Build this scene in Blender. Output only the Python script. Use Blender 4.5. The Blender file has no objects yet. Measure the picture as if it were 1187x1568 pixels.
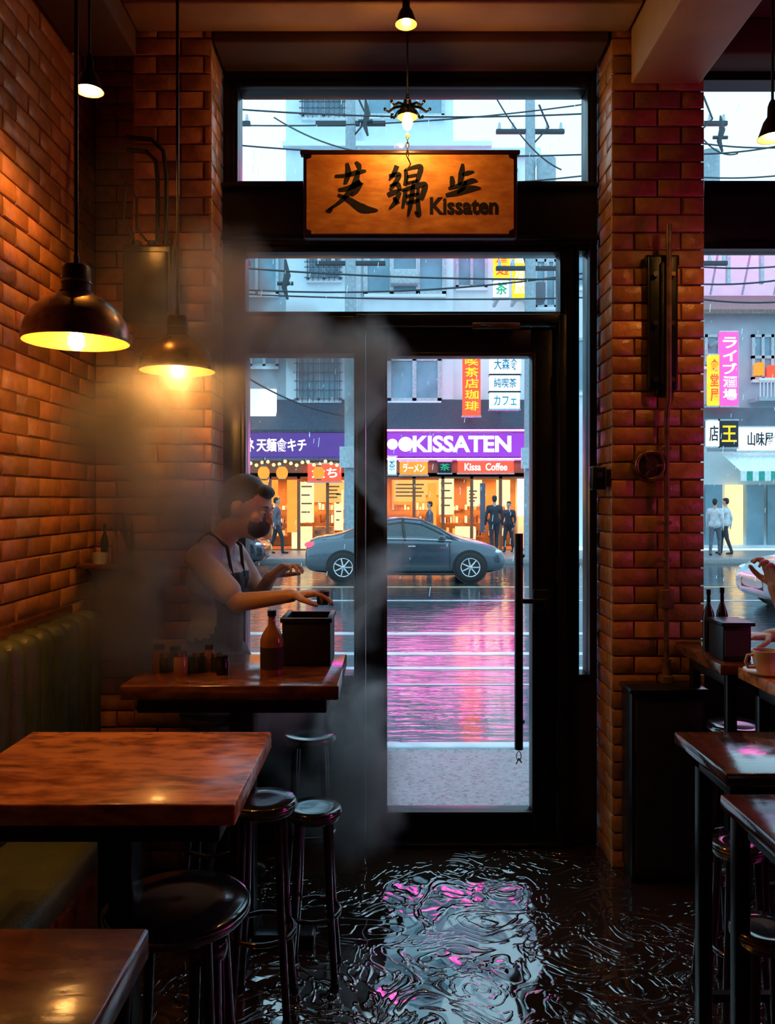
import bpy, bmesh, math, random
import numpy as np
from mathutils import Vector, Matrix, Euler
random.seed(7)
scene=bpy.context.scene
# metric layout: camera 1.5 m above floor, looking +Y; measured positions converted at a real depth d
F=1220.0; CX=593.5; HY=765.0; CH=1.5
def X(px,d): return (px-CX)*d/F
def Z(py,d): return CH-(py-HY)*d/F
def W(px,py,d): return Vector((X(px,d),d,Z(py,d)))

# ------------------------------------------------------------------ materials
def base_mat(name):
    m=bpy.data.materials.new(name); m.use_nodes=True
    nt=m.node_tree; nt.nodes.clear()
    out=nt.nodes.new('ShaderNodeOutputMaterial')
    return m,nt,out
def N(nt,t,**k):
    n=nt.nodes.new(t)
    for a,b in k.items(): setattr(n,a,b)
    return n
def c4(c): return (c[0],c[1],c[2],1)
def pbr(name,col,rough=.5,metal=0,var=.18,scale=12,bump=0,bscale=60,emit=None,es=0,ior=1.5,stretch=(1,1,1),rvar=.1,attr=None,col2=None,coat=0):
    m,nt,out=base_mat(name); L=nt.links.new
    b=N(nt,'ShaderNodeBsdfPrincipled'); L(b.outputs[0],out.inputs[0])
    tc=N(nt,'ShaderNodeTexCoord'); mp=N(nt,'ShaderNodeMapping'); mp.inputs['Scale'].default_value=stretch
    L(tc.outputs['Object'],mp.inputs[0])
    no=N(nt,'ShaderNodeTexNoise'); no.inputs['Scale'].default_value=scale; no.inputs['Detail'].default_value=4
    L(mp.outputs[0],no.inputs['Vector'])
    mx=N(nt,'ShaderNodeMix',data_type='RGBA')
    if col2 is None: col2=[min(1,c*(1+var)) for c in col]; col1=[c*(1-var) for c in col]
    else: col1=col
    mx.inputs[6].default_value=c4(col1); mx.inputs[7].default_value=c4(col2)
    rp=N(nt,'ShaderNodeMapRange'); rp.inputs[1].default_value=.3; rp.inputs[2].default_value=.7
    L(no.outputs[0],rp.inputs[0]); L(rp.outputs[0],mx.inputs[0])
    last=mx.outputs[2]
    if attr:
        at=N(nt,'ShaderNodeAttribute',attribute_name=attr)
        m2=N(nt,'ShaderNodeMix',data_type='RGBA',blend_type='MULTIPLY'); m2.inputs[0].default_value=1
        L(last,m2.inputs[6]); L(at.outputs['Color'],m2.inputs[7]); last=m2.outputs[2]
    L(last,b.inputs['Base Color'])
    rr=N(nt,'ShaderNodeMapRange'); rr.inputs[3].default_value=max(0,rough-rvar); rr.inputs[4].default_value=min(1,rough+rvar)
    L(no.outputs[0],rr.inputs[0]); L(rr.outputs[0],b.inputs['Roughness'])
    b.inputs['Metallic'].default_value=metal; b.inputs['IOR'].default_value=ior
    b.inputs['Coat Weight'].default_value=coat; b.inputs['Coat Roughness'].default_value=.08
    if bump:
        n2=N(nt,'ShaderNodeTexNoise'); n2.inputs['Scale'].default_value=bscale; n2.inputs['Detail'].default_value=5
        L(mp.outputs[0],n2.inputs['Vector'])
        bp=N(nt,'ShaderNodeBump'); bp.inputs['Strength'].default_value=bump; bp.inputs['Distance'].default_value=.01
        L(n2.outputs[0],bp.inputs['Height']); L(bp.outputs[0],b.inputs['Normal'])
    if emit:
        b.inputs['Emission Color'].default_value=c4(emit); b.inputs['Emission Strength'].default_value=es
    return m
def glow(name,col,s,var=.12,scale=3):
    m,nt,out=base_mat(name); L=nt.links.new
    e=N(nt,'ShaderNodeEmission'); e.inputs[1].default_value=s
    tc=N(nt,'ShaderNodeTexCoord'); no=N(nt,'ShaderNodeTexNoise'); no.inputs['Scale'].default_value=scale
    L(tc.outputs['Object'],no.inputs['Vector'])
    mx=N(nt,'ShaderNodeMix',data_type='RGBA'); mx.inputs[6].default_value=c4([c*(1-var) for c in col]); mx.inputs[7].default_value=c4([c*(1+var) for c in col])
    L(no.outputs[0],mx.inputs[0]); L(mx.outputs[2],e.inputs[0]); L(e.outputs[0],out.inputs[0])
    return m
def wood(name,c1,c2,rough=.22,along='x',coat=.3,ior=1.5):
    m,nt,out=base_mat(name); L=nt.links.new
    b=N(nt,'ShaderNodeBsdfPrincipled'); L(b.outputs[0],out.inputs[0]); b.inputs['IOR'].default_value=ior
    tc=N(nt,'ShaderNodeTexCoord'); mp=N(nt,'ShaderNodeMapping')
    mp.inputs['Scale'].default_value=(1.6,4,4) if along=='x' else (4,1.6,4)
    L(tc.outputs['Object'],mp.inputs[0])
    n1=N(nt,'ShaderNodeTexNoise'); n1.inputs['Scale'].default_value=1.9; n1.inputs['Detail'].default_value=7; n1.inputs['Distortion'].default_value=2.2
    L(mp.outputs[0],n1.inputs['Vector'])
    n3=N(nt,'ShaderNodeTexNoise'); n3.inputs['Scale'].default_value=9; n3.inputs['Detail'].default_value=8
    L(mp.outputs[0],n3.inputs['Vector'])
    ad=N(nt,'ShaderNodeMath',operation='MULTIPLY'); L(n1.outputs[0],ad.inputs[0]); L(n3.outputs[0],ad.inputs[1])
    r=N(nt,'ShaderNodeMapRange'); r.inputs[1].default_value=.13; r.inputs[2].default_value=.32; L(ad.outputs[0],r.inputs[0])
    mx=N(nt,'ShaderNodeMix',data_type='RGBA'); mx.inputs[6].default_value=c4(c1); mx.inputs[7].default_value=c4(c2)
    L(r.outputs[0],mx.inputs[0]); L(mx.outputs[2],b.inputs['Base Color'])
    b.inputs['Roughness'].default_value=rough; b.inputs['Coat Weight'].default_value=coat; b.inputs['Coat Roughness'].default_value=.1
    bp=N(nt,'ShaderNodeBump'); bp.inputs['Strength'].default_value=.15; bp.inputs['Distance'].default_value=.006
    L(n3.outputs[0],bp.inputs['Height']); L(bp.outputs[0],b.inputs['Normal'])
    return m
def glass(name,tint=(.93,.97,1)):
    m,nt,out=base_mat(name); L=nt.links.new
    t=N(nt,'ShaderNodeBsdfTransparent'); t.inputs[0].default_value=c4(tint)
    g=N(nt,'ShaderNodeBsdfGlossy'); g.inputs['Roughness'].default_value=.03
    lw=N(nt,'ShaderNodeLayerWeight'); lw.inputs[0].default_value=.35
    mr=N(nt,'ShaderNodeMapRange'); mr.inputs[3].default_value=.02; mr.inputs[4].default_value=.6
    L(lw.outputs['Fresnel'],mr.inputs[0])
    mx=N(nt,'ShaderNodeMixShader'); L(mr.outputs[0],mx.inputs[0]); L(t.outputs[0],mx.inputs[1]); L(g.outputs[0],mx.inputs[2]); L(mx.outputs[0],out.inputs[0])
    return m

M={}
M['brick']=pbr('brick_glazed',(.52,.225,.07),.36,0,bump=.4,bscale=45,scale=30,attr='bcol',rvar=.15)
M['mortar']=pbr('mortar',(.19,.09,.038),.8,0,bump=.4,bscale=90)
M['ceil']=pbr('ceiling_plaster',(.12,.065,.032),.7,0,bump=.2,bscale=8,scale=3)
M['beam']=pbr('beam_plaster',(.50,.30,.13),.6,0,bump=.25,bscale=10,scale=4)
M['darkwall']=pbr('dark_wall_paint',(.03,.025,.022),.6,0,bump=.2)
M['black']=pbr('black_metal',(.012,.013,.015),.32,.3,bump=.08,bscale=30)
M['blackp']=pbr('black_panel',(.010,.010,.011),.45,0,bump=.1,bscale=20)
M['steel']=pbr('steel',(.35,.34,.33),.25,1)
M['bronze']=pbr('aged_bronze',(.30,.19,.09),.3,.9,scale=25,var=.4)
M['dbronze']=pbr('blackened_bronze',(.035,.024,.018),.4,.5,scale=25,var=.4)
M['conduit']=pbr('painted_conduit',(.22,.13,.07),.4,.3,scale=20,var=.4)
M['shadein']=pbr('shade_inner_enamel',(.50,.28,.07),.4,.2)
M['tablewood']=wood('table_wood',(.26,.065,.014),(.85,.32,.085),.27)
M['darkwood']=wood('dark_wood',(.05,.016,.007),(.20,.065,.024),.14)
M['glosswood']=wood('lacquered_dark_wood',(.03,.012,.008),(.08,.03,.016),.10,ior=2.0,coat=.6)
M['signwood']=wood('sign_wood',(.60,.19,.03),(.85,.36,.07),.5,coat=.0)
M['signframe']=pbr('sign_frame_lacquer',(.05,.012,.008),.35)
M['ink']=pbr('black_ink',(.003,.002,.002),.85)
M['leather']=pbr('green_leather',(.09,.115,.05),.32,bump=.25,bscale=120)
M['stool']=pbr('stool_lacquer',(.018,.016,.016),.12,.1,coat=.9,ior=1.8)
M['stoolbrown']=pbr('stool_brown',(.12,.045,.02),.25,coat=.4)
M['glass']=glass('window_glass')
M['bulb']=glow('warm_bulb',(1,.66,.26),45)
M['cord']=pbr('black_cord',(.01,.01,.01),.5)
M['bottleglass']=pbr('amber_bottle_glass',(.30,.12,.04),.08,coat=.5)
M['darkbottle']=pbr('dark_bottle_glass',(.015,.012,.01),.08,coat=.5)
M['liquid']=pbr('label_paper',(.04,.03,.025),.6)
M['ceramic']=pbr('cream_ceramic',(.75,.55,.36),.25)
M['bread']=pbr('white_tin',(.55,.5,.45),.3)
# ------------------------------------------------------------------ mesh builder
class MB:
    def __init__(s): s.v=[];s.f=[];s.mi=[];s.sm=[];s.mats=[];s.col=[]
    def _m(s,m):
        if isinstance(m,str): m=M[m]
        if m not in s.mats: s.mats.append(m)
        return s.mats.index(m)
    def add(s,vs,fs,mat,smooth=False,col=None):
        o=len(s.v); k=s._m(mat)
        s.v.extend([tuple(v) for v in vs])
        for f in fs:
            s.f.append([i+o for i in f]); s.mi.append(k); s.sm.append(smooth); s.col.append(col or (1,1,1,1))
    def box(s,x0,x1,y0,y1,z0,z1,mat,bev=0,rot=None,seg=2):
        if x1<x0:x0,x1=x1,x0
        if y1<y0:y0,y1=y1,y0
        if z1<z0:z0,z1=z1,z0
        c=Vector(((x0+x1)/2,(y0+y1)/2,(z0+z1)/2))
        bm=bmesh.new(); bmesh.ops.create_cube(bm,size=1)
        for v in bm.verts: v.co=Vector((v.co.x*(x1-x0),v.co.y*(y1-y0),v.co.z*(z1-z0)))
        if bev: bmesh.ops.bevel(bm,geom=bm.edges[:],offset=min(bev,.49*min(x1-x0,y1-y0,z1-z0)),segments=seg,profile=.5,affect='EDGES')
        bm.verts.index_update()
        R=rot.to_matrix() if rot else None
        vs=[(R@v.co if R else v.co)+c for v in bm.verts]
        fs=[[v.index for v in f.verts] for f in bm.faces]; bm.free()
        s.add(vs,fs,mat,bool(bev and seg>2))
    def lathe(s,prof,c,mat,seg=32,Mx=None,smooth=True):
        vs=[];fs=[];n=len(prof);c=Vector(c)
        for r,z in prof:
            for k in range(seg):
                a=2*math.pi*k/seg; p=Vector((max(r,1e-5)*math.cos(a),max(r,1e-5)*math.sin(a),z))
                if Mx: p=Mx@p
                vs.append(p+c)
        for i in range(n-1):
            for k in range(seg):
                k2=(k+1)%seg; fs.append([i*seg+k,i*seg+k2,(i+1)*seg+k2,(i+1)*seg+k])
        s.add(vs,fs,mat,smooth)
    def cyl(s,p0,p1,r,mat,r1=None,seg=16):
        p0=Vector(p0);p1=Vector(p1);d=p1-p0;h=d.length
        q=Vector((0,0,1)).rotation_difference(d).to_matrix(); r1=r if r1 is None else r1
        s.lathe([(0,0),(r,0),(r1,h),(0,h)],p0,mat,seg,q)
    def sphere(s,c,r,mat,seg=16,rings=10):
        if not hasattr(r,'__len__'): r=(r,r,r)
        Mx=Matrix.Diagonal(r)
        s.lathe([(math.sin(math.pi*i/rings),-math.cos(math.pi*i/rings)) for i in range(rings+1)],c,mat,seg,Mx)
    def tube(s,pts,r,mat,seg=8,closed=False):
        pts=[Vector(p) for p in pts]; n=len(pts); vs=[];fs=[]
        up=None
        for i,p in enumerate(pts):
            if closed: t=pts[(i+1)%n]-pts[i-1]
            else: t=pts[min(i+1,n-1)]-pts[max(i-1,0)]
            t.normalize()
            if up is None: up=t.orthogonal()
            u=(up-t*up.dot(t)).normalized(); w=t.cross(u); up=u
            rr=r[i] if hasattr(r,'__len__') else r
            for k in range(seg):
                a=2*math.pi*k/seg; vs.append(p+(u*math.cos(a)+w*math.sin(a))*rr)
        for i in range(n if closed else n-1):
            j=(i+1)%n
            for k in range(seg):
                k2=(k+1)%seg; fs.append([i*seg+k,i*seg+k2,j*seg+k2,j*seg+k])
        if not closed: fs.append(list(range(seg))[::-1]); fs.append([(n-1)*seg+k for k in range(seg)])
        s.add(vs,fs,mat,True)
    def text(s,txt,x0,x1,z0,z1,y,mat,off=.0,fit=True,ext=.004,vertical=False):
        cu=bpy.data.curves.new('t','FONT'); cu.body=txt; cu.size=1; cu.extrude=.01; cu.offset=off; cu.resolution_u=3
        ob=bpy.data.objects.new('t',cu); scene.collection.objects.link(ob)
        dg=bpy.context.evaluated_depsgraph_get(); dg.update()
        me=bpy.data.meshes.new_from_object(ob.evaluated_get(dg))
        co=[v.co.copy() for v in me.vertices]; fs=[list(p.vertices) for p in me.polygons]
        bpy.data.objects.remove(ob); bpy.data.meshes.remove(me)
        if not co: print('EMPTY TEXT',txt); return
        ax=min(c.x for c in co);bx=max(c.x for c in co);ay=min(c.y for c in co);by=max(c.y for c in co)
        vs=[(x0+(c.x-ax)/(bx-ax)*(x1-x0), y-(ext if c.z>0 else 0), z0+(c.y-ay)/(by-ay)*(z1-z0)) for c in co]
        s.add(vs,fs,mat)
    def finish(s,name,parent=None,loc=None,colattr=False):
        me=bpy.data.meshes.new(name)
        vs=s.v
        if loc is not None:
            loc=Vector(loc); vs=[Vector(v)-loc for v in vs]
        me.from_pydata(vs,[],s.f); 
        for m in s.mats: me.materials.append(m)
        me.polygons.foreach_set('material_index',s.mi)
        me.polygons.foreach_set('use_smooth',s.sm)
        if colattr:
            at=me.color_attributes.new('bcol','FLOAT_COLOR','CORNER'); data=[]
            for p,c in zip(me.polygons,s.col): data.extend(list(c)*len(p.vertices))
            at.data.foreach_set('color',data)
        me.update()
        try: me.set_sharp_from_angle(angle=math.radians(50))
        except Exception: pass
        ob=bpy.data.objects.new(name,me); scene.collection.objects.link(ob)
        if loc is not None: ob.location=loc
        if parent: ob.parent=parent
        return ob
def empty(name,loc=(0,0,0)):
    e=bpy.data.objects.new(name,None); e.location=loc; e.empty_display_size=.1; scene.collection.objects.link(e); return e

# ------------------------------------------------------------------ room shell
BW=3.5      # shop-front plane (y)
CZ=3.5      # ceiling
def bricks(mb,o,u,n,length,z0,z1,rh=.072,bl=.19,mo=.006,proud=.008):
    o=Vector(o);u=Vector(u);n=Vector(n);row=0;z=z0
    while z<z1-.01:
        zt=min(z+rh-mo,z1); t=0 if row%2==0 else -bl/2
        while t<length-.005:
            a=max(t,0); b=min(t+bl-mo,length)
            if length-b<.03: b=length
            if b-a>.02:
                h=proud+random.uniform(-.002,.002); c=.004; base=o
                def P(uu,zz,hh): return base+u*uu+Vector((0,0,zz))+n*hh
                j=lambda: random.uniform(-.001,.001)
                vs=[P(a,z,0),P(b,z,0),P(b,zt,0),P(a,zt,0),P(a,z,h-c),P(b,z,h-c),P(b,zt,h-c),P(a,zt,h-c),
                    P(a+c,z+c,h+j()),P(b-c,z+c,h+j()),P(b-c,zt-c,h+j()),P(a+c,zt-c,h+j())]
                fs=[]
                for q in (0,4):
                    for k in range(4):
                        fs.append([q+k,q+(k+1)%4,q+4+(k+1)%4,q+4+k])
                fs.append([8,9,10,11])
                g=random.uniform(.72,1.2); w=random.uniform(.9,1.1)
                mb.add(vs,fs,'brick',False,(g*w,g,g*random.uniform(.85,1.1),1))
            t+=bl
        z+=rh; row+=1
mb=MB(); mb.box(-1.5,-1.29,-1.6,3.7,-.02,CZ,'mortar'); bricks(mb,(-1.29,0,0),(0,1,0),(1,0,0),3.5,0,CZ)
mb.finish('wall_left',colattr=True)
mb=MB(); mb.box(-1.29,-1.03,3.5,3.7,0,CZ,'mortar'); bricks(mb,(-1.28,3.5,0),(1,0,0),(0,-1,0),.25,0,CZ); mb.finish('wall_front',colattr=True)
mb=MB(); mb.box(-1.03,-.727,3.252,3.7,0,CZ,'mortar'); bricks(mb,(-1.03,3.252,0),(1,0,0),(0,-1,0),.315,0,CZ); bricks(mb,(-.727,3.25,0),(0,1,0),(1,0,0),.25,0,CZ); bricks(mb,(-1.03,3.25,0),(0,1,0),(-1,0,0),.25,0,CZ)
mb.finish('brick_pillar',colattr=True)
mb=MB(); mb.box(.925,1.278,3.252,3.7,0,CZ,'mortar'); bricks(mb,(.913,3.252,0),(1,0,0),(0,-1,0),.377,0,CZ); bricks(mb,(.925,3.25,0),(0,1,0),(-1,0,0),.25,0,CZ); bricks(mb,(1.278,3.25,0),(0,1,0),(1,0,0),.25,0,CZ)
mb.finish('brick_pillar',colattr=True)
mb=MB(); mb.box(3.0,3.15,-1.6,3.7,0,CZ,'darkwall'); mb.finish('wall_right')
mb=MB(); mb.box(-1.5,3.15,-1.75,-1.6,0,CZ,'darkwall'); mb.finish('wall_rear')
mb=MB(); mb.box(-1.5,3.15,-1.75,3.75,CZ,CZ+.15,'ceil')
mb.finish('ceiling')
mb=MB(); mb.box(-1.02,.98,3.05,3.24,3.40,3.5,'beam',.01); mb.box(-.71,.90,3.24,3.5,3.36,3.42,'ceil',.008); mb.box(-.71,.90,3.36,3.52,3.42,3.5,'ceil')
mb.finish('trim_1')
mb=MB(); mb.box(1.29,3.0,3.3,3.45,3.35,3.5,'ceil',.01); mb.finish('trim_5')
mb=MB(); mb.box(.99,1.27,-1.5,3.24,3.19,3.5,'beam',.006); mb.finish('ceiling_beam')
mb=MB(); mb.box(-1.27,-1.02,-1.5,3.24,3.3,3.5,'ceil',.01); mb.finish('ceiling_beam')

def floor_mat():
    m,nt,out=base_mat('wet_floor'); L=nt.links.new
    b=N(nt,'ShaderNodeBsdfPrincipled'); L(b.outputs[0],out.inputs[0])
    tc=N(nt,'ShaderNodeTexCoord')
    n1=N(nt,'ShaderNodeTexNoise'); n1.inputs['Scale'].default_value=1.8; n1.inputs['Detail'].default_value=1.5; n1.inputs['Distortion'].default_value=2.6
    L(tc.outputs['Object'],n1.inputs['Vector'])
    # thin swirling ridges: ridge = |noise-.5|
    n2=N(nt,'ShaderNodeTexNoise'); n2.inputs['Scale'].default_value=5; n2.inputs['Detail'].default_value=1.5; n2.inputs['Distortion'].default_value=3.5
    L(tc.outputs['Object'],n2.inputs['Vector'])
    sb=N(nt,'ShaderNodeMath',operation='SUBTRACT'); sb.inputs[1].default_value=.5; L(n2.outputs[0],sb.inputs[0])
    ab=N(nt,'ShaderNodeMath',operation='ABSOLUTE'); L(sb.outputs[0],ab.inputs[0])
    rg=N(nt,'ShaderNodeMapRange',interpolation_type='SMOOTHSTEP'); rg.inputs[1].default_value=0; rg.inputs[2].default_value=.07; rg.inputs[3].default_value=.22; rg.inputs[4].default_value=0; L(ab.outputs[0],rg.inputs[0])
    s=N(nt,'ShaderNodeMath',operation='ADD'); L(rg.outputs[0],s.inputs[0]); L(n1.outputs[0],s.inputs[1])
    n4=N(nt,'ShaderNodeTexNoise'); n4.inputs['Scale'].default_value=1.6; L(tc.outputs['Object'],n4.inputs['Vector'])
    r4=N(nt,'ShaderNodeMapRange'); r4.inputs[1].default_value=.38; r4.inputs[2].default_value=.62; r4.inputs[3].default_value=.14; r4.inputs[4].default_value=.6; L(n4.outputs[0],r4.inputs[0])
    bp=N(nt,'ShaderNodeBump'); bp.inputs['Distance'].default_value=.05; L(r4.outputs[0],bp.inputs['Strength'])
    L(s.outputs[0],bp.inputs['Height']); L(bp.outputs[0],b.inputs['Normal'])
    n3=N(nt,'ShaderNodeTexNoise'); n3.inputs['Scale'].default_value=2; n3.inputs['Detail'].default_value=6
    L(tc.outputs['Object'],n3.inputs['Vector'])
    mx=N(nt,'ShaderNodeMix',data_type='RGBA'); mx.inputs[6].default_value=(.008,.006,.005,1); mx.inputs[7].default_value=(.05,.030,.020,1)
    L(n3.outputs[0],mx.inputs[0]); L(mx.outputs[2],b.inputs['Base Color'])
    b.inputs['Roughness'].default_value=.04; b.inputs['IOR'].default_value=2.8
    return m
M['floor']=floor_mat()
mb=MB(); mb.box(-1.5,3.15,-1.75,3.62,-.15,0,'floor'); mb.finish('floor')

# ------------------------------------------------------------------ shop front
def xx(p): return X(p,BW)
def zz(p): return Z(p,BW)
def pane(mb,x0,x1,z0,z1,y,mat='glass'):
    mb.add([(x0,y,z0),(x1,y,z0),(x1,y,z1),(x0,y,z1)],[[0,1,2,3]],mat)
def frame(mb,ox0,ox1,oz0,oz1,ix0,ix1,iz0,iz1,y0,y1,mat='black',bev=.004):
    mb.box(ox0,ix0,y0,y1,oz0,oz1,mat,bev); mb.box(ix1,ox1,y0,y1,oz0,oz1,mat,bev)
    mb.box(ix0,ix1,y0,y1,oz0,iz0,mat,bev); mb.box(ix0,ix1,y0,y1,iz1,oz1,mat,bev)
LX=-.715; RX=.91
mb=MB(); frame(mb,LX,RX,zz(287),3.42,xx(368),xx(895),zz(285),zz(143),3.46,3.56)
frame(mb,xx(360),xx(903),zz(291),zz(135),xx(368),xx(895),zz(285),zz(143),3.44,3.47)
pane(mb,xx(368),xx(895),zz(285),zz(143),3.52); mb.finish('window_1')
mb=MB(); mb.box(LX,RX,3.45,3.58,zz(380),zz(287),'blackp',.004); mb.box(LX,RX,3.42,3.46,zz(375),zz(368),'black',.003); mb.box(LX,RX,3.42,3.46,zz(296),zz(290),'black',.003); mb.finish('trim_2')
mb=MB(); frame(mb,LX,xx(862),zz(487),zz(380),xx(378),xx(855),zz(480),zz(390),3.46,3.56); pane(mb,xx(378),xx(855),zz(480),zz(390),3.52); mb.finish('window_2')
mb=MB(); frame(mb,LX,xx(547),zz(1040),zz(487),xx(380),xx(543),zz(1030),zz(545),3.46,3.56)
frame(mb,xx(372),xx(547),zz(1036),zz(538),xx(380),xx(543),zz(1030),zz(545),3.44,3.47)
pane(mb,xx(380),xx(543),zz(1030),zz(545),3.52); mb.finish('window_3')
mb=MB(); mb.box(LX,xx(547),3.46,3.58,0,zz(1040),'blackp',.004); mb.box(LX+.05,xx(540),3.445,3.47,.1,zz(1060),'black',.008); mb.finish('trim_3')
mb=MB(); frame(mb,xx(862),RX,zz(1040),zz(380),xx(881),xx(897),zz(1030),zz(388),3.46,3.56); pane(mb,xx(881),xx(897),zz(1030),zz(388),3.52)
mb.box(xx(878),xx(881),3.43,3.47,zz(1036),zz(384),'black'); mb.box(xx(897),xx(900),3.43,3.47,zz(1036),zz(384),'black'); mb.finish('window_4')
mb=MB(); mb.box(xx(862),RX,3.46,3.58,0,zz(1040),'blackp',.004); mb.finish('trim_4')
mb=MB()
frame(mb,xx(547),xx(862),0,zz(487),xx(560),xx(850),.02,zz(502),3.42,3.58)
frame(mb,xx(561),xx(849),.025,zz(504),xx(593),xx(811),zz(1235),zz(549),3.45,3.52,'black',.006)
frame(mb,xx(588),xx(816),zz(1240),zz(544),xx(593),xx(811),zz(1235),zz(549),3.435,3.455,'dbronze',.002)
pane(mb,xx(593),xx(811),zz(1235),zz(549),3.49)
hx=xx(787)
mb.cyl((hx,3.37,zz(1133)),(hx,3.37,zz(815)),.018,'black',seg=14)
for zq in (zz(850),zz(1100)): mb.cyl((hx,3.37,zq),(hx+.03,3.45,zq),.01,'black')
mb.box(xx(795),xx(830),3.40,3.45,zz(920),zz(913),'black',.003)
mb.box(xx(812),xx(836),3.43,3.46,zz(935),zz(900),'black',.004)
mb.box(xx(719),xx(790),3.38,3.43,zz(512),zz(503),'bronze',.004)
mb.tube([(xx(760),3.40,zz(508)),(xx(735),3.36,zz(510)),(xx(722),3.42,zz(506))],.006,'black')
for zq in (.3,1.2,2.0): mb.cyl((xx(850),3.43,zq-.05),(xx(850),3.43,zq+.05),.01,'black')
mb.tube([(hx+.01*math.cos(a),3.37,zz(1143)+.02*math.sin(a)) for a in np.linspace(0,6.28,12)],.002,'steel',6)
mb.tube([(hx,3.37,zz(1146)),(hx-.012,3.37,zz(1155))],.003,'steel',6); mb.tube([(hx,3.37,zz(1146)),(hx+.012,3.37,zz(1153))],.003,'steel',6)
mb.finish('door_1')
r0,r1=1.292,3.0
mb=MB(); rz=[.83,zz(385),zz(290),zz(130)]
mb.box(r0,r1,3.46,3.56,rz[1],rz[2],'blackp',.004); mb.box(r0,r1,3.43,3.47,rz[1]-.01,rz[1]+.02,'black'); mb.box(r0,r1,3.43,3.47,rz[2]-.02,rz[2]+.01,'black')
mb.box(r0,r1,3.46,3.56,rz[3],3.5,'black'); mb.box(r0,r1,3.42,3.6,0,rz[0],'blackp',.004); mb.box(r0,r0+.03,3.46,3.56,.8,3.5,'black'); mb.box(2.14,2.2,3.44,3.58,.8,3.5,'black'); mb.box(r1-.05,r1,3.46,3.56,.8,3.5,'black')
pane(mb,r0,r1,rz[0],rz[1],3.52); pane(mb,r0,r1,rz[2],rz[3],3.52); mb.finish('window_5')

# ------------------------------------------------------------------ hanging sign
SD=3.36
def sx(p): return X(p,SD)
def sz(p): return Z(p,SD)
mb=MB()
mb.box(sx(464),sx(793),SD,SD+.05,sz(364),sz(233),'signframe',.012,seg=3)
mb.box(sx(460),sx(796),SD-.012,SD+.03,sz(237),sz(231),'signframe',.003)
x0,x1,z0,z1=sx(470),sx(786),sz(359),sz(239); n=.02
pl=[(x0+n,z0),(x1-n,z0),(x1-n,z0+n*.6),(x1,z0+n),(x1,z1-n),(x1-n,z1-n*.6),(x1-n,z1),(x0+n,z1),(x0+n,z1-n*.6),(x0,z1-n),(x0,z0+n),(x0+n,z0+n*.6)]
k=len(pl); vs=[(a,SD-.014,b) for a,b in pl]+[(a,SD+.01,b) for a,b in pl]
mb.add(vs,[list(range(k))]+[[i,(i+1)%k,(i+1)%k+k,i+k] for i in range(k)],'signwood')
def brush(pts,ws,y=SD-.0145,mat='ink'):
    P=[Vector((sx(a),sz(b))) for a,b in pts]; Q=[];Wd=[];n=len(P)
    for i in range(n-1):
        p0=P[max(i-1,0)];p1=P[i];p2=P[i+1];p3=P[min(i+2,n-1)]
        for s in range(8):
            t=s/8; Q.append(.5*((2*p1)+(p2-p0)*t+(2*p0-5*p1+4*p2-p3)*t*t+(3*p1-p0-3*p2+p3)*t**3)); Wd.append(ws[i]*(1-t)+ws[i+1]*t)
    Q.append(P[-1]);Wd.append(ws[-1]); vs=[];m=len(Q)
    for i,q in enumerate(Q):
        t=(Q[min(i+1,m-1)]-Q[max(i-1,0)]).normalized(); nn=Vector((-t.y,t.x)); w=Wd[i]/363*.5
        a=q+nn*w;b=q-nn*w
        vs+= [(a.x,y,a.y),(b.x,y,b.y),(a.x,y-.0015,a.y),(b.x,y-.0015,b.y)]
    fs=[[4*i+2,4*i+3,4*i+7,4*i+6] for i in range(m-1)]+[[4*i,4*i+2,4*i+6,4*i+4] for i in range(m-1)]+[[4*i+3,4*i+1,4*i+5,4*i+7] for i in range(m-1)]
    mb.add(vs,fs,mat)
for pts,ws in [
 ([(545,250),(550,256),(551,262)],[3,7,4]),([(532,252),(534,268),(529,284)],[4,8,4]),
 ([(514,272),(530,271),(548,266),(561,264)],[4,5,7,3]),([(549,264),(545,280),(536,296),(520,312),(500,325)],[5,8,8,5,2]),
 ([(519,293),(535,290),(553,281)],[4,7,8]),([(553,281),(546,295),(538,301)],[8,6,3]),
 ([(518,300),(535,308),(556,321),(579,324)],[3,7,12,2]),([(510,318),(506,324),(502,326)],[3,6,2]),
 ([(608,256),(603,268),(596,278)],[7,6,2]),([(596,272),(611,270),(604,284),(597,293)],[5,7,6,3]),([(597,287),(609,284),(612,294)],[3,6,6]),
 ([(594,301),(602,297),(614,293)],[6,7,2]),([(612,296),(606,310),(596,322)],[6,7,2]),([(603,304),(609,314)],[3,7]),
 ([(621,262),(622,274),(620,286)],[5,6,5]),([(620,263),(632,259),(644,258),(641,272),(638,283)],[3,5,7,7,4]),([(623,273),(638,270)],[4,4]),([(622,283),(640,279)],[4,4]),
 ([(615,294),(632,289),(650,285),(647,300),(645,308)],[4,6,8,7,4]),([(621,293),(619,308),(616,321)],[5,6,3]),([(633,280),(631,300),(628,318),(624,334)],[4,7,6,2]),
 ([(621,303),(641,299)],[4,4]),([(622,313),(642,309)],[4,5]),([(640,290),(640,312),(641,330),(635,326)],[4,6,7,2]),
 ([(708,253),(706,268),(703,286)],[3,8,5]),([(707,270),(716,267),(725,265)],[3,6,2]),([(691,272),(692,281),(690,289)],[4,7,3]),([(686,291),(703,286),(722,279),(730,280)],[3,6,7,2]),
 ([(713,280),(709,290),(700,298)],[4,6,3]),([(682,301),(700,297),(720,291),(735,290)],[4,8,9,2])]:
    brush(pts,[w*1.15 for w in ws])
mb.text('Kissaten',sx(658),sx(762),sz(330),sz(304),SD-.0145,'ink',off=.028,ext=.0015)
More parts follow.
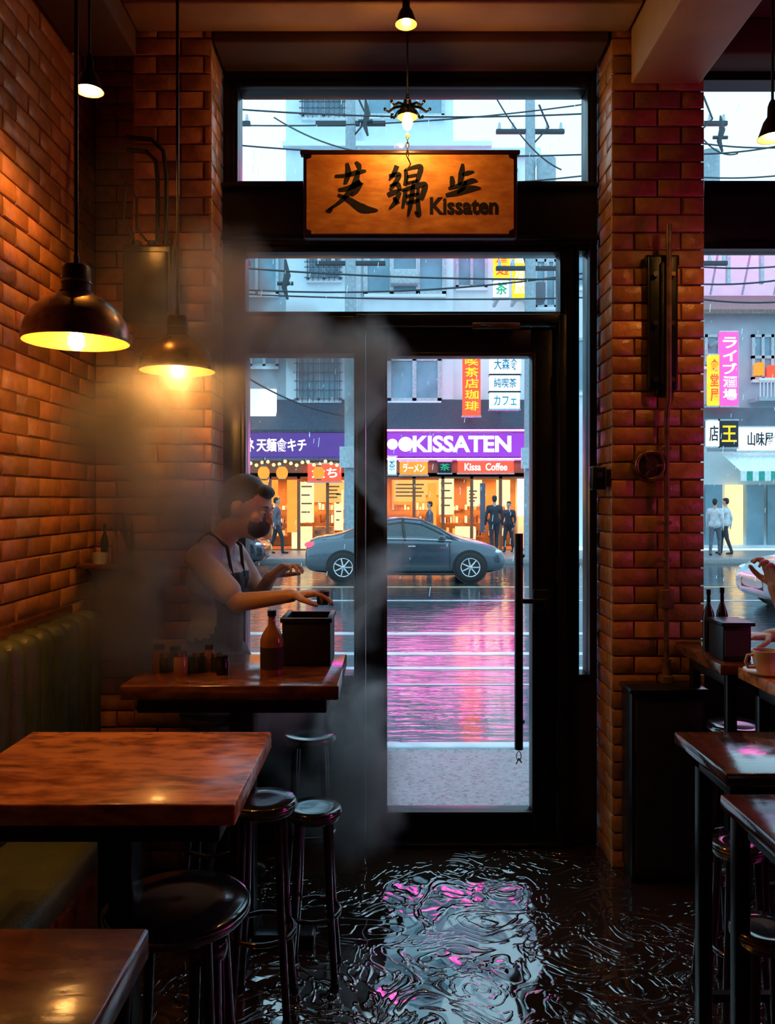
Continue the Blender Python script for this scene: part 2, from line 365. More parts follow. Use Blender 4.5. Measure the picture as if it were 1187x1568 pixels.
mb.box(sx(540),sx(550),SD+.05,3.46,sz(300),sz(290),'black'); mb.box(sx(700),sx(710),SD+.05,3.46,sz(300),sz(290),'black')
mb.finish('hanging_sign')

# ------------------------------------------------------------------ lamps
def point(name,loc,power,col=(1,.40,.07),r=.03,parent=None):
    l=bpy.data.lights.new(name,'POINT'); l.energy=power; l.color=col; l.shadow_soft_size=r
    o=bpy.data.objects.new(name,l); scene.collection.objects.link(o)
    if parent: o.parent=parent; o.location=Vector(loc)-parent.location
    else: o.location=loc
    return o
def dome_pendant(px,rimy,dd,rpx,power):
    x=X(px,dd);z=Z(rimy,dd);R=rpx*dd/F
    e=empty('pendant_lamp',(x,dd,z))
    mb=MB(); H=R*.93
    prof=[(R*1.0,-.006),(R*1.01,0)]+[(R*math.cos(a),H*math.sin(a)) for a in np.linspace(0.05,1.27,16)]
    mb.lathe(prof,(0,0,0),'bronze',56)
    inner=[(R*.985,-.006)]+[(r*.965,h*.965) for r,h in prof[2:]]+[(0,H*.93)]
    mb.lathe(inner,(0,0,0),'shadein',48); mb.lathe([(R,-.006),(R*.985,-.006)],(0,0,0),'bronze',48)
    mb.lathe([(R*.31,H*.93),(R*.31,H*1.0),(R*.27,H*1.03),(R*.27,H*1.48),(R*.24,H*1.54),(.008,H*1.57),(.008,H*1.75),(0.005,H*1.8)],(0,0,0),'dbronze',24)
    mb.lathe([(R*.29,H*1.18),(R*.29,H*1.22),(R*.27,H*1.23)],(0,0,0),'bronze',24)
    mb.cyl((0,0,H*1.5),(0,0,CZ-z),.006,'dbronze',seg=8)
    mb.lathe([(.0,CZ-z-.03),(.05,CZ-z-.02),(.05,CZ-z)],(0,0,0),'dbronze',20)
    mb.lathe([(0,H*.3),(.012,H*.3),(.014,H*.9)],(0,0,0),'dbronze',12)
    o=mb.finish('shade'); o.parent=e
    mb=MB(); mb.lathe([(0,-.030),(.014,-.026),(.022,-.010),(.021,.008),(.012,.026),(.009,.045)],(0,0,.0),'bulb',16); o=mb.finish('bulb'); o.parent=e
    point('bulb_light',(x,dd,z-.004),power,parent=e)
dome_pendant(117,521,2.2,79,20)
dome_pendant(272,566,2.9,57,20)
def cone_lamp(px,py,dd,s,power,lift=.5,name='spot_pendant_lamp'):
    p=W(px,py,dd); e=empty(name,p)
    mb=MB()
    mb.lathe([(s,0),(s*.95,s*.12),(s*.62,s*1.1),(s*.35,s*1.5),(s*.32,s*2.2),(s*.22,s*2.5),(s*.1,s*2.7),(0,s*2.7)],(0,0,0),'black',28)
    mb.lathe([(s*.96,.001),(s*.58,s*1.08),(0,s*1.2)],(0,0,0),'shadein',28)
    mb.cyl((0,0,s*2.6),(0,0,CZ-p.z),.005,'cord',seg=8)
    mb.lathe([(0,CZ-p.z-.03),(.035,CZ-p.z-.025),(.035,CZ-p.z)],(0,0,0),'black',16)
    o=mb.finish('shade'); o.parent=e
    mb=MB(); mb.sphere((0,0,s*.3),s*.36,'bulb'); o=mb.finish('bulb'); o.parent=e
    point('bulb_light',(p.x,p.y,p.z+s*lift),power,r=.02,parent=e)
cone_lamp(137,140,2.6,.046,62,.5)
cone_lamp(1183,212,2.75,.05,40,.42)
cone_lamp(622,38,3.0,.042,2,.6)
p=W(624,180,3.22); e=empty('ornate_pendant_lamp',p); s=.042
mb=MB()
mb.lathe([(s,0),(s*1.05,s*.25),(s*.8,s*.7),(s*.45,s*1.0),(s*.38,s*1.6),(s*.2,s*1.8),(s*.12,s*2.3),(0,s*2.3)],(0,0,0),'black',28)
mb.lathe([(s*.97,.001),(s*.7,s*.6),(0,s*.7)],(0,0,0),'shadein',28)
for k in range(8):
    a=k*math.pi/4; ca,sa=math.cos(a),math.sin(a)
    mb.tube([(ca*s*.4,sa*s*.4,s*1.1),(ca*s*1.2,sa*s*1.2,s*1.0),(ca*s*1.8,sa*s*1.8,s*.55),(ca*s*2.15,sa*s*2.15,s*.75)],[.005,.006,.005,.003],'black',6)
    mb.sphere((ca*s*2.15,sa*s*2.15,s*.8),.007,'black',8,6)
mb.cyl((0,0,s*2.2),(0,0,CZ-.1-p.z),.004,'cord',seg=6)
mb.tube([(0,0,-.065),(0,0,-.08)],.004,'bronze',6)
for q in range(5):
    zc=-.075-.018*q
    mb.tube([((.006*math.cos(a)) if q%2==0 else 0,(.006*math.cos(a)) if q%2 else 0,zc+.012*math.sin(a)) for a in np.linspace(0,6.28,11)[:-1]],.0022,'bronze',6,True)
mb.tube([(0,0,-.16),(.014,.03,-.175),(.0,.1,-.17)],.003,'bronze',6)
o=mb.finish('shade'); o.parent=e
mb=MB(); mb.lathe([(0,-.055),(.014,-.045),(.022,-.025),(.016,0),(.011,.02)],(0,0,0),'bulb',14); o=mb.finish('bulb'); o.parent=e
point('bulb_light',(p.x,p.y-.03,p.z-.04),5.5,r=.025,parent=e,col=(1,.48,.11))

# added neon cup, out of view, to cast pink on stools and tables
M['neonp']=glow('added_pink_neon_tube',(1,.06,.5),45)
mb=MB(); nx=2.965
def nt_(pts,closed=False): mb.tube([(nx-.03,2.0+a,1.55+b) for a,b in pts],.009,'neonp',8,closed)
nt_([(-.22,.1),(-.2,-.1),(-.12,-.2),(.12,-.2),(.2,-.1),(.22,.1)],True)
nt_([(.21,.05),(.32,.06),(.34,-.02),(.28,-.1),(.19,-.1)]); nt_([(-.32,-.26),(0,-.28),(.32,-.26)])
for q in (-.1,0,.1): nt_([(q,.16),(q+.03,.22),(q-.02,.28),(q+.02,.35)])
mb.box(nx-.01,nx+.03,1.61,2.39,1.2,1.98,'black',.01)
mb.finish('added_pink_neon_cup')

# ------------------------------------------------------------------ tables
def table(name,x0,x1,y0,y1,h,mat='tablewood',th=.045,ped=True):
    mb=MB()
    mb.box(x0,x1,y0,y1,h-th,h,mat,.005)
    mb.box(x0+.04,x1-.04,y0+.04,y1-.04,h-th-.05,h-th,'blackp',.004)
    if ped:
        cx=(x0+x1)/2;cy=(y0+y1)/2
        mb.box(cx-.04,cx+.04,cy-.04,cy+.04,.04,h-th,'black',.006)
        mb.box(cx-.24,cx+.24,cy-.035,cy+.035,.0,.045,'black',.01); mb.box(cx-.035,cx+.035,cy-.2,cy+.2,0,.045,'black',.01)
    else:
        for a in (x0+.04,x1-.075):
            for b in (y0+.04,y1-.075): mb.box(a,a+.035,b,b+.035,0,h-th,'black',.004)
        mb.box(x0+.05,x1-.05,y0+.05,y0+.07,.2,.22,'black'); mb.box(x0+.05,x1-.05,y1-.07,y1-.05,.2,.22,'black')
    mb.finish(name)
table('cafe_table',-.95,-.31,1.62,2.13,.88)
table('cafe_table',-.98,-.345,.62,1.155,.88,'darkwood')
table('serving_counter',-.82,-.15,2.44,2.94,.93,'darkwood',.045,True)
table('cafe_table',.765,1.14,1.80,2.13,.88,'glosswood',.03,False)
table('cafe_table',.70,1.3,1.2,1.68,.88,'glosswood',.03,True)
table('window_counter',1.155,1.62,2.76,3.2,.93,'darkwood',.04,False)
table('window_counter',1.195,1.62,2.34,2.72,.93,'tablewood',.04,False)

def stool(px,py,z,dpx,mat='stool'):
    dd=(CH-z)*F/(py-HY); x=X(px,dd); R=dpx*dd/F/2
    mb=MB()
    mb.lathe([(0,-.035),(R*.93,-.035),(R*.98,-.028),(R,-.016),(R*.98,-.004),(R*.92,0),(R*.5,-.003),(0,-.004)],(0,0,0),mat,40)
    mb.lathe([(R*1.0,-.022),(R*1.015,-.02),(R*1.015,-.012),(R*1.0,-.01)],(0,0,0),'steel',40)
    for i in range(4):
        a=math.pi/4+i*math.pi/2; ca,sa=math.cos(a),math.sin(a)
        mb.tube([(ca*R*.72,sa*R*.72,-.03),(ca*R*.85,sa*R*.85,-z*.5),(ca*R*1.15,sa*R*1.15,-z+.004)],[.013,.012,.011],'stool',8)
        mb.cyl((ca*R*1.15,sa*R*1.15,-z),(ca*R*1.15,sa*R*1.15,-z+.015),.014,'black',seg=10)
    rr=R*.93
    mb.tube([(rr*math.cos(a),rr*math.sin(a),-z*.62) for a in np.linspace(0,2*math.pi,33)[:-1]],.008,'stool',8,True)
    o=mb.finish('bar_stool'); o.location=(x,dd,z)
stool(475,1122,.60,81); stool(403,1222,.62,103); stool(481,1234,.53,84); stool(272,1378,.62,218); stool(333,1084,.76,112,'stoolbrown'); stool(318,1440,.5,60)
stool(1130,1288,.5,82); stool(1172,1418,.5,104); stool(1092,1330,.36,50); stool(1130,1109,.68,90)

mb=MB(); y=.9
while y<3.12:
    mb.box(-1.262,-1.14,y,y+.108,.45,1.06,'leather',.045,seg=4); y+=.11
mb.box(-1.262,-.88,.9,3.12,.36,.47,'leather',.04,seg=4); mb.box(-1.262,-.92,.9,3.12,0,.36,'darkwood',.004); mb.box(-1.27,-1.23,.9,3.12,1.0,1.09,'darkwood',.008)
mb.finish('bench_seat')

# ------------------------------------------------------------------ things on the wall / pillar
mb=MB(); yb=3.238
mb.box(-1.04,-.84,yb-.12,yb,2.2,2.5,'black',.012)
for k in range(3): mb.cyl((-1.0+.06*k,yb-.06,2.5),(-1.0+.06*k,yb-.06,2.53),.018,'dbronze')
mb.box(-1.02,-.86,yb-.13,yb-.118,2.23,2.47,'black',.006)
mb.tube([(-.92,yb-.05,2.5),(-.92,yb-.05,2.78),(-.93,yb-.04,2.86),(-.97,yb-.03,2.9),(-1.05,yb-.03,2.91)],.009,'dbronze')
mb.tube([(-.885,yb-.05,2.5),(-.885,yb-.05,2.8),(-.9,yb-.04,2.9),(-.95,yb-.03,2.95),(-1.05,yb-.03,2.96)],.009,'dbronze')
mb.tube([(-1.0,yb-.08,2.52),(-1.04,yb-.1,2.6),(-1.03,yb-.1,2.75),(-1.0,yb-.06,2.7),(-1.0,yb-.06,2.58),(-.95,yb-.1,2.52)],.005,'cord')
mb.finish('electrical_box')
py=3.236
mb=MB(); bx0,bx1=X(994,3.2),X(1040,3.2); cz0,cz1=Z(608,3.2),Z(382,3.2); cx=(bx0+bx1)/2
mb.box(bx0,bx1,py-.03,py,cz0+.03,cz1-.02,'black',.01,seg=3); mb.box(cx-.03,cx+.03,py-.028,py,cz0,cz0+.05,'black',.015,seg=3); mb.box(bx0-.008,bx1+.008,py-.02,py,cz1-.06,cz1-.015,'black',.006)
mb.box(cx-.012,cx+.012,py-.045,py-.02,cz0+.05,cz1-.05,'dbronze',.004)
for zq in (cz0+.07,(cz0+cz1)/2,cz1-.1):
    mb.cyl((cx-.035,py-.03,zq),(cx-.035,py-.045,zq),.012,'steel',seg=6); mb.cyl((cx+.035,py-.03,zq),(cx+.035,py-.045,zq),.01,'bronze',seg=6)
mb.finish('wall_bracket')
mb=MB(); cxx=X(1022,3.2)
mb.tube([(cxx,py-.055,2.6),(cxx,py-.055,1.9),(cxx,py-.03,1.85),(cxx,py-.025,.85)],.011,'conduit')
mb.box(cxx-.03,cxx+.025,py-.05,py,Z(932,3.2),Z(902,3.2),'conduit',.006); mb.box(cxx-.025,cxx+.025,py-.05,py,Z(1050,3.2),Z(1034,3.2),'conduit',.005); mb.cyl((cxx,py-.025,Z(1034,3.2)),(cxx,py-.025,Z(1010,3.2)),.018,'conduit')
for zq in (1.7,1.4,1.25): mb.box(cxx-.02,cxx+.02,py-.035,py,zq,zq+.015,'conduit',.003)
mb.finish('conduit_pipe')
mb=MB(); c=W(996,713,3.2); Rm=Matrix.Rotation(math.pi/2,3,'X')
mb.lathe([(0,.05),(.02,.05),(.024,.03),(.045,.03),(.06,.025),(.066,.0)],(c.x,py,c.z),'bronze',28,Rm)
mb.tube([(c.x+.055*math.cos(a),py-.035,c.z+.055*math.sin(a)) for a in np.linspace(0,6.283,25)[:-1]],.007,'bronze',8,True)
for a in (0,2.09,4.19): mb.tube([(c.x,py-.045,c.z),(c.x+.055*math.cos(a),py-.035,c.z+.055*math.sin(a))],.006,'bronze',6)
mb.finish('valve_wheel')
mb=MB(); mb.box(.84,.90,3.27,3.33,Z(750,3.3),Z(714,3.3),'black',.008); mb.box(.89,.912,3.25,3.35,Z(745,3.3),Z(719,3.3),'black',.004); mb.cyl((.87,3.27,1.6),(.87,3.255,1.6),.012,'steel'); mb.finish('card_reader')
mb=MB(); mb.box(.95,1.235,3.1,3.236,.03,.745,'black',.006); mb.box(.94,1.245,3.085,3.236,.745,.765,'black',.005); mb.box(.965,1.22,3.092,3.102,.06,.72,'blackp',.005); mb.box(.955,1.23,3.12,3.22,0,.03,'black'); mb.cyl((1.2,3.092,.45),(1.2,3.07,.45),.01,'steel'); mb.finish('cabinet')
mb=MB(); mb.box(-1.275,-1.04,3.26,3.485,1.215,1.235,'darkwood',.003)
for xk in (-1.25,-1.07): mb.tube([(xk,3.48,1.1),(xk,3.30,1.215)],.008,'black',6)
mb.finish('wall_shelf')
def bottle(name,x,y,z,h,r,mat,label=None,cap='black'):
    mb=MB(); mb.lathe([(0,0),(r*.95,0),(r,h*.03),(r,h*.55),(r*.85,h*.64),(r*.35,h*.78),(r*.3,h*.93),(r*.36,h*.94),(r*.36,h),(0,h)],(0,0,0),mat,24)
    if label: mb.lathe([(r*1.01,h*.1),(r*1.01,h*.45)],(0,0,0),label,24)
    mb.lathe([(r*.38,h*.93),(r*.38,h*1.02),(0,h*1.02)],(0,0,0),cap,16)
    o=mb.finish(name); o.location=(x,y,z)
for xk,yk,hk,rk,mk in [(-1.2,3.38,.16,.016,'darkbottle'),(-1.16,3.40,.13,.018,'bottleglass'),(-1.075,3.36,.17,.016,'darkbottle'),(-1.1,3.30,.14,.017,'bottleglass'),(-1.12,3.39,.2,.015,'darkbottle')]:
    bottle('sauce_bottle',xk,yk,1.235,hk,rk,mk)
mb=MB(); mb.lathe([(0,0),(.03,0),(.034,.045),(.031,.045),(.028,.005),(0,.005)],(0,0,0),'bread',20); o=mb.finish('small_bowl'); o.location=(-1.19,3.30,1.235)
bottle('glass_bottle',-.377,2.6,.93,.205,.038,'bottleglass','liquid')
mb=MB()
for i in range(9):
    xk=-.76+.028*i+random.uniform(-.005,.005); yk=2.62+random.uniform(-.05,.06); r=random.uniform(.016,.024); h=random.uniform(.05,.085)
    mb.lathe([(0,0),(r,0),(r,h*.75),(r*.8,h*.85),(r*.85,h),(0,h)],(xk,yk,.93),'darkbottle' if i%3 else 'bottleglass',16)
    mb.lathe([(r*.9,h*.86),(r*.9,h*1.05),(0,h*1.05)],(xk,yk,.93),'steel' if i%2 else 'black',16)
mb.finish('spice_jars')
mb=MB(); x0,x1,y0,y1=-.36,-.195,2.72,2.93
mb.box(x0,x1,y0,y0+.01,.93,1.09,'blackp',.002); mb.box(x0,x1,y1-.01,y1,.93,1.09,'blackp',.002); mb.box(x0,x0+.01,y0,y1,.93,1.09,'blackp',.002); mb.box(x1-.01,x1,y0,y1,.93,1.09,'blackp',.002); mb.box(x0,x1,y0,y1,.93,.94,'blackp')
mb.box(x0-.006,x1+.006,y0-.006,y0+.012,1.08,1.095,'black',.002); mb.box(x1-.012,x1+.006,y0,y1,1.08,1.095,'black',.002); mb.box(x0-.006,x0+.012,y0,y1,1.08,1.095,'black',.002)
mb.finish('storage_box')
mb=MB(); mb.box(1.18,1.28,2.80,2.93,.93,1.06,'blackp',.006); mb.box(1.185,1.275,2.795,2.80,.95,1.04,'liquid'); mb.box(1.17,1.29,2.79,2.94,1.055,1.068,'black',.003); mb.finish('napkin_box')
bottle('sauce_bottle',1.205,2.99,.93,.23,.022,'darkbottle'); bottle('sauce_bottle',1.26,3.0,.93,.235,.022,'darkbottle')
def cup(x,y,z,r,h):
    mb=MB(); mb.lathe([(0,0),(r*.6,0),(r*.65,h*.06),(r*.85,h*.3),(r,h*.7),(r*1.02,h),(r*.96,h),(r*.9,h*.7),(r*.7,h*.2),(0,h*.12)],(0,0,0),'ceramic',32)
    mb.lathe([(0,h*.85),(r*.95,h*.85)],(0,0,0),'bottleglass',24)
    mb.tube([(-r*.95,0,h*.8),(-r*1.45,0,h*.78),(-r*1.6,0,h*.5),(-r*1.4,0,h*.25),(-r*.8,0,h*.25)],.005,'ceramic',8)
    mb.lathe([(0,-.004),(r*1.4,.0),(r*1.7,.008),(r*1.65,.012),(r*1.3,.004),(0,.002)],(0,0,0),'ceramic',32)
    o=mb.finish('coffee_cup'); o.location=(x,y,z)
cup(1.235,2.6,.934,.042,.075)

# ------------------------------------------------------------------ people
def rotframe(fwd,up=(0,0,1)):
    f=Vector(fwd).normalized(); r=f.cross(Vector(up)).normalized(); u=r.cross(f)
    return Matrix((r,f,u)).transposed()
def remesh(prims,voxel,smooth=4):
    bm=bmesh.new()
    for pr in prims:
        if pr[0]=='c':
            _,p0,r0,p1,r1,_t=pr; p0=Vector(p0);p1=Vector(p1);dv=p1-p0;h=max(dv.length,1e-4)
            q=Vector((0,0,1)).rotation_difference(dv).to_matrix(); prof=[]
            for a in np.linspace(-math.pi/2,0,6): prof.append((r0*math.cos(a),r0*math.sin(a)))
            for a in np.linspace(0,math.pi/2,6): prof.append((r1*math.cos(a),h+r1*math.sin(a)))
            Mx=q;c=p0
        else:
            _,c,rad,Rm,_t=pr; c=Vector(c); prof=[(math.cos(a),math.sin(a)) for a in np.linspace(-math.pi/2,math.pi/2,13)]
            Mx=(Rm or Matrix.Identity(3))@Matrix.Diagonal(rad)
        seg=16;rings=[]
        for i,(r,z) in enumerate(prof):
            if i==0 or i==len(prof)-1: rings.append([bm.verts.new(Mx@Vector((0,0,z))+c)])
            else: rings.append([bm.verts.new(Mx@Vector((r*math.cos(2*math.pi*k/seg),r*math.sin(2*math.pi*k/seg),z))+c) for k in range(seg)])
        for i in range(len(rings)-1):
            A,B=rings[i],rings[i+1]
            for k in range(seg):
                k2=(k+1)%seg
                if len(A)==1: bm.faces.new((A[0],B[k2],B[k]))
                elif len(B)==1: bm.faces.new((A[k],A[k2],B[0]))
                else: bm.faces.new((A[k],A[k2],B[k2],B[k]))
    me=bpy.data.meshes.new('tmp'); bm.to_mesh(me); bm.free()
    ob=bpy.data.objects.new('tmp',me); scene.collection.objects.link(ob)
    m=ob.modifiers.new('r','REMESH'); m.mode='VOXEL'; m.voxel_size=voxel
    m=ob.modifiers.new('s','SMOOTH'); m.factor=.5; m.iterations=smooth
    dg=bpy.context.evaluated_depsgraph_get(); dg.update()
    r=bpy.data.meshes.new_from_object(ob.evaluated_get(dg))
    n=len(r.vertices); co=np.zeros(n*3); r.vertices.foreach_get('co',co); co=co.reshape(-1,3)
    fs=[list(p.vertices) for p in r.polygons]
    cen=np.zeros(len(fs)*3); r.polygons.foreach_get('center',cen); cen=cen.reshape(-1,3)
    nor=np.zeros(len(fs)*3); r.polygons.foreach_get('normal',nor); nor=nor.reshape(-1,3)
    best=np.full(len(fs),1e9); tag=np.zeros(len(fs),int); tags=[]
    for pr in prims:
        t=pr[-1]
        if t not in tags: tags.append(t)
        if pr[0]=='c':
            a=np.array(pr[1]);b=np.array(pr[3]);ab=b-a; tt=np.clip(((cen-a)@ab)/max(ab@ab,1e-9),0,1)
            dd=np.linalg.norm(cen-(a+tt[:,None]*ab),axis=1)-(pr[2]*(1-tt)+pr[4]*tt)
        else:
            Rm=np.array(pr[3] or Matrix.Identity(3)); q=(cen-np.array(pr[1]))@Rm; rad=np.array(pr[2])
            dd=(np.linalg.norm(q/rad,axis=1)-1)*rad.min()
        sel=dd<best; best[sel]=dd[sel]; tag[sel]=tags.index(t)
    bpy.data.objects.remove(ob); bpy.data.meshes.remove(r)
    return co,fs,[tags[i] for i in tag],cen,nor
def add_prims(mb,prims,voxel,fn=None,smooth=4):
    co,fs,tg,cen,nor=remesh(prims,voxel,smooth)
    if fn: tg=[fn(t,c,n) for t,c,n in zip(tg,cen,nor)]
    o=len(mb.v); mb.v.extend([tuple(v) for v in co])
    for f,t in zip(fs,tg):
        k=mb._m(t); mb.f.append([i+o for i in f]); mb.mi.append(k); mb.sm.append(True); mb.col.append((1,1,1,1))
def cap(a,ra,b,rb,t): return ('c',tuple(a),ra,tuple(b),rb,t)
def head_prims(c,fwd,up,skin,hair,s=1,mask=None):
    R=rotframe(fwd,up); c=Vector(c); P=lambda x,y,z: c+R@Vector((x*s,y*s,z*s))
    E=lambda x,y,z,a,b,d_,t: ('e',tuple(P(x,y,z)),(a*s,b*s,d_*s),R,t)
    pr=[E(0,-.005,.02,.072,.092,.090,skin),E(0,.03,-.05,.054,.058,.062,skin),E(0,.062,-.088,.026,.026,.022,skin),
        cap(P(0,.086,.015),.009*s,P(0,.112,-.020),.012*s,skin),E(0,.095,-.024,.018,.012,.009,skin),
        E(0,.086,.024,.045,.012,.012,skin),E(0,.083,-.056,.026,.014,.008,skin),E(0,.08,-.066,.022,.014,.008,skin),
        E(.04,.07,-.02,.022,.02,.02,skin),E(-.04,.07,-.02,.022,.02,.02,skin),
        cap(P(0,.0,-.07),.05*s,P(0,-.02,-.02),.05*s,skin),
        E(.074,-.008,-.008,.011,.020,.032,skin),E(-.074,-.008,-.008,.011,.020,.032,skin),
        E(0,-.022,.045,.080,.090,.084,hair),E(0,-.055,-.005,.068,.055,.068,hair),E(0,.055,.082,.055,.036,.028,hair)]
    if mask: pr+=[E(0,.066,-.052,.055,.052,.045,mask)]
    return pr,P
def head_details(mb,P,s=1):
    for sg in (-1,1):
        mb.sphere(P(sg*.031,.083,.004),.0105*s,'eyewhite',10,8); mb.sphere(P(sg*.031,.0925,.003),.0052*s,'pupil',8,6)
        mb.tube([P(sg*.016,.094,.026),P(sg*.033,.094,.031),P(sg*.05,.080,.026)],[.002*s,.0035*s,.002*s],'hair',6)
    mb.tube([P(-.022,.088,-.062),P(0,.097,-.060),P(.022,.088,-.062)],.0022*s,'lip',6)
def hand_prims(wr,dr,pn,side,skin,curl=.5,s=1):
    d_=Vector(dr).normalized(); n=Vector(pn); n=(n-d_*n.dot(d_)).normalized(); l=d_.cross(n)*side
    wr=Vector(wr); pr=[]
    for i,(off,ln,rd) in enumerate([(.028,.072,.0086),(.010,.080,.0090),(-.009,.075,.0086),(-.027,.060,.0076)]):
        k=wr+d_*(.088-.004*abs(i-1))*s+l*off*s
        pr.append(cap(wr+d_*.008*s+l*off*.55*s,.0145*s,k,.0115*s,skin))
        a=curl*(.8+.12*i); p=k; dd_=d_.copy()
        for j,fr in enumerate((.44,.31,.25)):
            ang=a*(.7 if j==0 else 1.0); ax=d_.cross(n)
            dd_=(Matrix.Rotation(ang,3,ax)@dd_).normalized()
            q=p+dd_*ln*fr*s; pr.append(cap(p,rd*(1-.1*j)*s,q,rd*(.9-.1*j)*s,skin)); p=q
    t0=wr+d_*.022*s+l*.024*s; t1=t0+(d_*.6+l*.7+n*.3).normalized()*.042*s; t2=t1+(d_*.85+l*.25+n*.4).normalized()*.030*s; t3=t2+(d_*.9-l*.1+n*.5).normalized()*.024*s
    pr+=[cap(t0,.015*s,t1,.0115*s,skin),cap(t1,.011*s,t2,.0098*s,skin),cap(t2,.0095*s,t3,.008*s,skin)]
    return pr
M['skin']=pbr('skin',(.62,.35,.24),.5,scale=8,var=.08)
M['hair']=pbr('black_hair',(.010,.008,.007),.45,stretch=(1,1,6),scale=40,bump=.6,bscale=90)
M['eyewhite']=pbr('eye_white',(.6,.6,.58),.2); M['pupil']=pbr('pupil',(.01,.006,.004),.1); M['lip']=pbr('lips',(.25,.08,.06),.4)
M['mask']=pbr('face_mask',(.05,.05,.055),.8)
M['shirt']=pbr('grey_shirt',(.55,.53,.54),.85,bump=.8,bscale=18,scale=5)
M['apron']=pbr('black_apron',(.012,.012,.014),.75,bump=.4,bscale=30)
M['trouser']=pbr('dark_trousers',(.015,.016,.02),.8,bump=.4,bscale=25)
M['shoe']=pbr('black_shoe',(.01,.01,.01),.35)

f=Vector((.97,-.24,0)).normalized(); sd=Vector((f.y,-f.x,0))
def B(fw,sdd,z,base=Vector((-.66,3.09,0))): q=base+f*fw+sd*sdd; return Vector((q.x,q.y,z))
mb=MB()
hc=Vector((-.545,3.07,1.468)); hp,HP=head_prims(hc,(.93,-.22,-.30),(0.3,0,1),'skin','hair',1.0,'mask')
body=[cap(B(0,-.07,.87),.10,B(0,.07,.87),.10,'trouser'),cap(B(-.01,-.04,.98),.09,B(-.01,.04,.98),.09,'shirt'),cap(B(0,0,.95),.10,B(.0,0,1.18),.105,'shirt'),
      cap(B(.005,-.08,1.20),.088,B(.005,.08,1.20),.088,'shirt'),cap(B(.0,-.125,1.29),.052,B(.0,.125,1.29),.052,'shirt'),cap(B(0,-.05,1.32),.05,B(0,.05,1.32),.05,'shirt'),
      cap(B(.0,0,1.32),.052,B(.075,0,1.41),.047,'skin')]
for sg in (-1,1):
    body+=[cap(B(0,sg*.075,.86),.085,B(.02,sg*.085,.47),.06,'trouser'),cap(B(.02,sg*.085,.47),.058,B(-.02,sg*.09,.10),.042,'trouser'),
           cap(B(-.03,sg*.09,.045),.038,B(.13,sg*.10,.035),.032,'shoe')]
shR=B(.0,.155,1.285); elR=Vector((-.545,2.90,1.125)); wrR=Vector((-.345,2.86,1.155))
shL=B(.0,-.155,1.285); elL=B(.09,-.20,1.10); wrL=Vector((-.455,3.10,1.20))
body+=[cap(shR,.048,shR.lerp(elR,.75),.05,'shirt'),cap(shL,.048,shL.lerp(elL,.8),.048,'shirt')]
def apr(t,c,n):
    if t in('shirt','trouser') and .42<c[2]<1.22:
        q=Vector((c[0],c[1],0))-Vector((-.66,3.09,0)); 
        if q.dot(f)>(.0 if c[2]<1.0 else .04) and abs(q.dot(sd))<.12 or (c[2]<.98 and q.dot(f)>-.03): return 'apron'
        if .93<c[2]<.97: return 'apron'
    return t
body+=[cap(B(.035,-.06,.85),.085,B(.05,-.06,.5),.09,'trouser'),cap(B(.035,.06,.85),.085,B(.05,.06,.5),.09,'trouser')]
add_prims(mb,hp+body,.007,apr,3)
arms=[cap(shR.lerp(elR,.6),.036,elR,.037,'skin'),cap(elR,.036,wrR,.024,'skin'),cap(shL.lerp(elL,.6),.036,elL,.036,'skin'),cap(elL,.034,wrL,.024,'skin')]
arms+=hand_prims(wrR,(.98,-.05,.12),(.1,0,-1),-1,'skin',.5,1.0)+hand_prims(wrL,(.75,-.2,.5),(.5,-.3,-.6),1,'skin',.7,.95)
add_prims(mb,arms,.0042,None,2)
head_details(mb,HP)
mb.tube([B(.088,.05,1.2),B(.07,.062,1.32),B(.0,.065,1.375),B(-.055,.05,1.34)],.007,'apron',8); mb.tube([B(.088,-.05,1.2),B(.07,-.062,1.32),B(.0,-.065,1.375),B(-.055,-.05,1.34)],.007,'apron',8)
c=wrR+Vector((.115,-.01,-.012)); mb.lathe([(0,-.02),(.022,-.018),(.026,.03),(.024,.03),(.02,-.01),(0,-.012)],c,'steel',20)
mb.finish('barista')

mb=MB()
hp,HP=head_prims((1.86,2.98,1.47),(-1,.05,-.1),(0,0,1),'skin','hair',1.0)
body=[cap((1.98,2.88,.78),.10,(1.98,3.05,.78),.10,'trouser'),cap((1.97,2.97,.85),.11,(1.92,2.97,1.15),.12,'shirt'),cap((1.92,2.86,1.2),.09,(1.92,3.08,1.2),.09,'shirt'),
 cap((1.92,2.82,1.28),.055,(1.92,3.12,1.28),.055,'shirt'),cap((1.92,2.97,1.3),.055,(1.88,2.98,1.40),.048,'skin'),
 cap((1.96,2.88,.78),.085,(1.66,2.87,.76),.06,'trouser'),cap((1.96,3.06,.78),.085,(1.66,3.07,.76),.06,'trouser'),
 cap((1.66,2.87,.75),.057,(1.74,2.87,.36),.042,'trouser'),cap((1.66,3.07,.75),.057,(1.74,3.07,.36),.042,'trouser'),
 cap((1.76,2.87,.31),.036,(1.62,2.87,.30),.03,'shoe'),cap((1.76,3.07,.31),.036,(1.62,3.07,.30),.03,'shoe'),
 cap((1.90,2.81,1.27),.05,(1.70,2.80,1.1),.045,'shirt'),cap((1.90,3.13,1.27),.05,(1.8,3.18,1.06),.045,'shirt')]
add_prims(mb,hp+body,.009,None,3)
el=Vector((1.46,2.80,.985)); wr=Vector((1.385,2.84,1.185)); el2=Vector((1.72,3.16,.98)); wr2=Vector((1.5,3.13,.965))
arms=[cap((1.72,2.80,1.12),.042,el,.04,'skin'),cap(el,.042,wr,.028,'skin'),cap((1.81,3.18,1.08),.042,el2,.038,'skin'),cap(el2,.037,wr2,.026,'skin')]
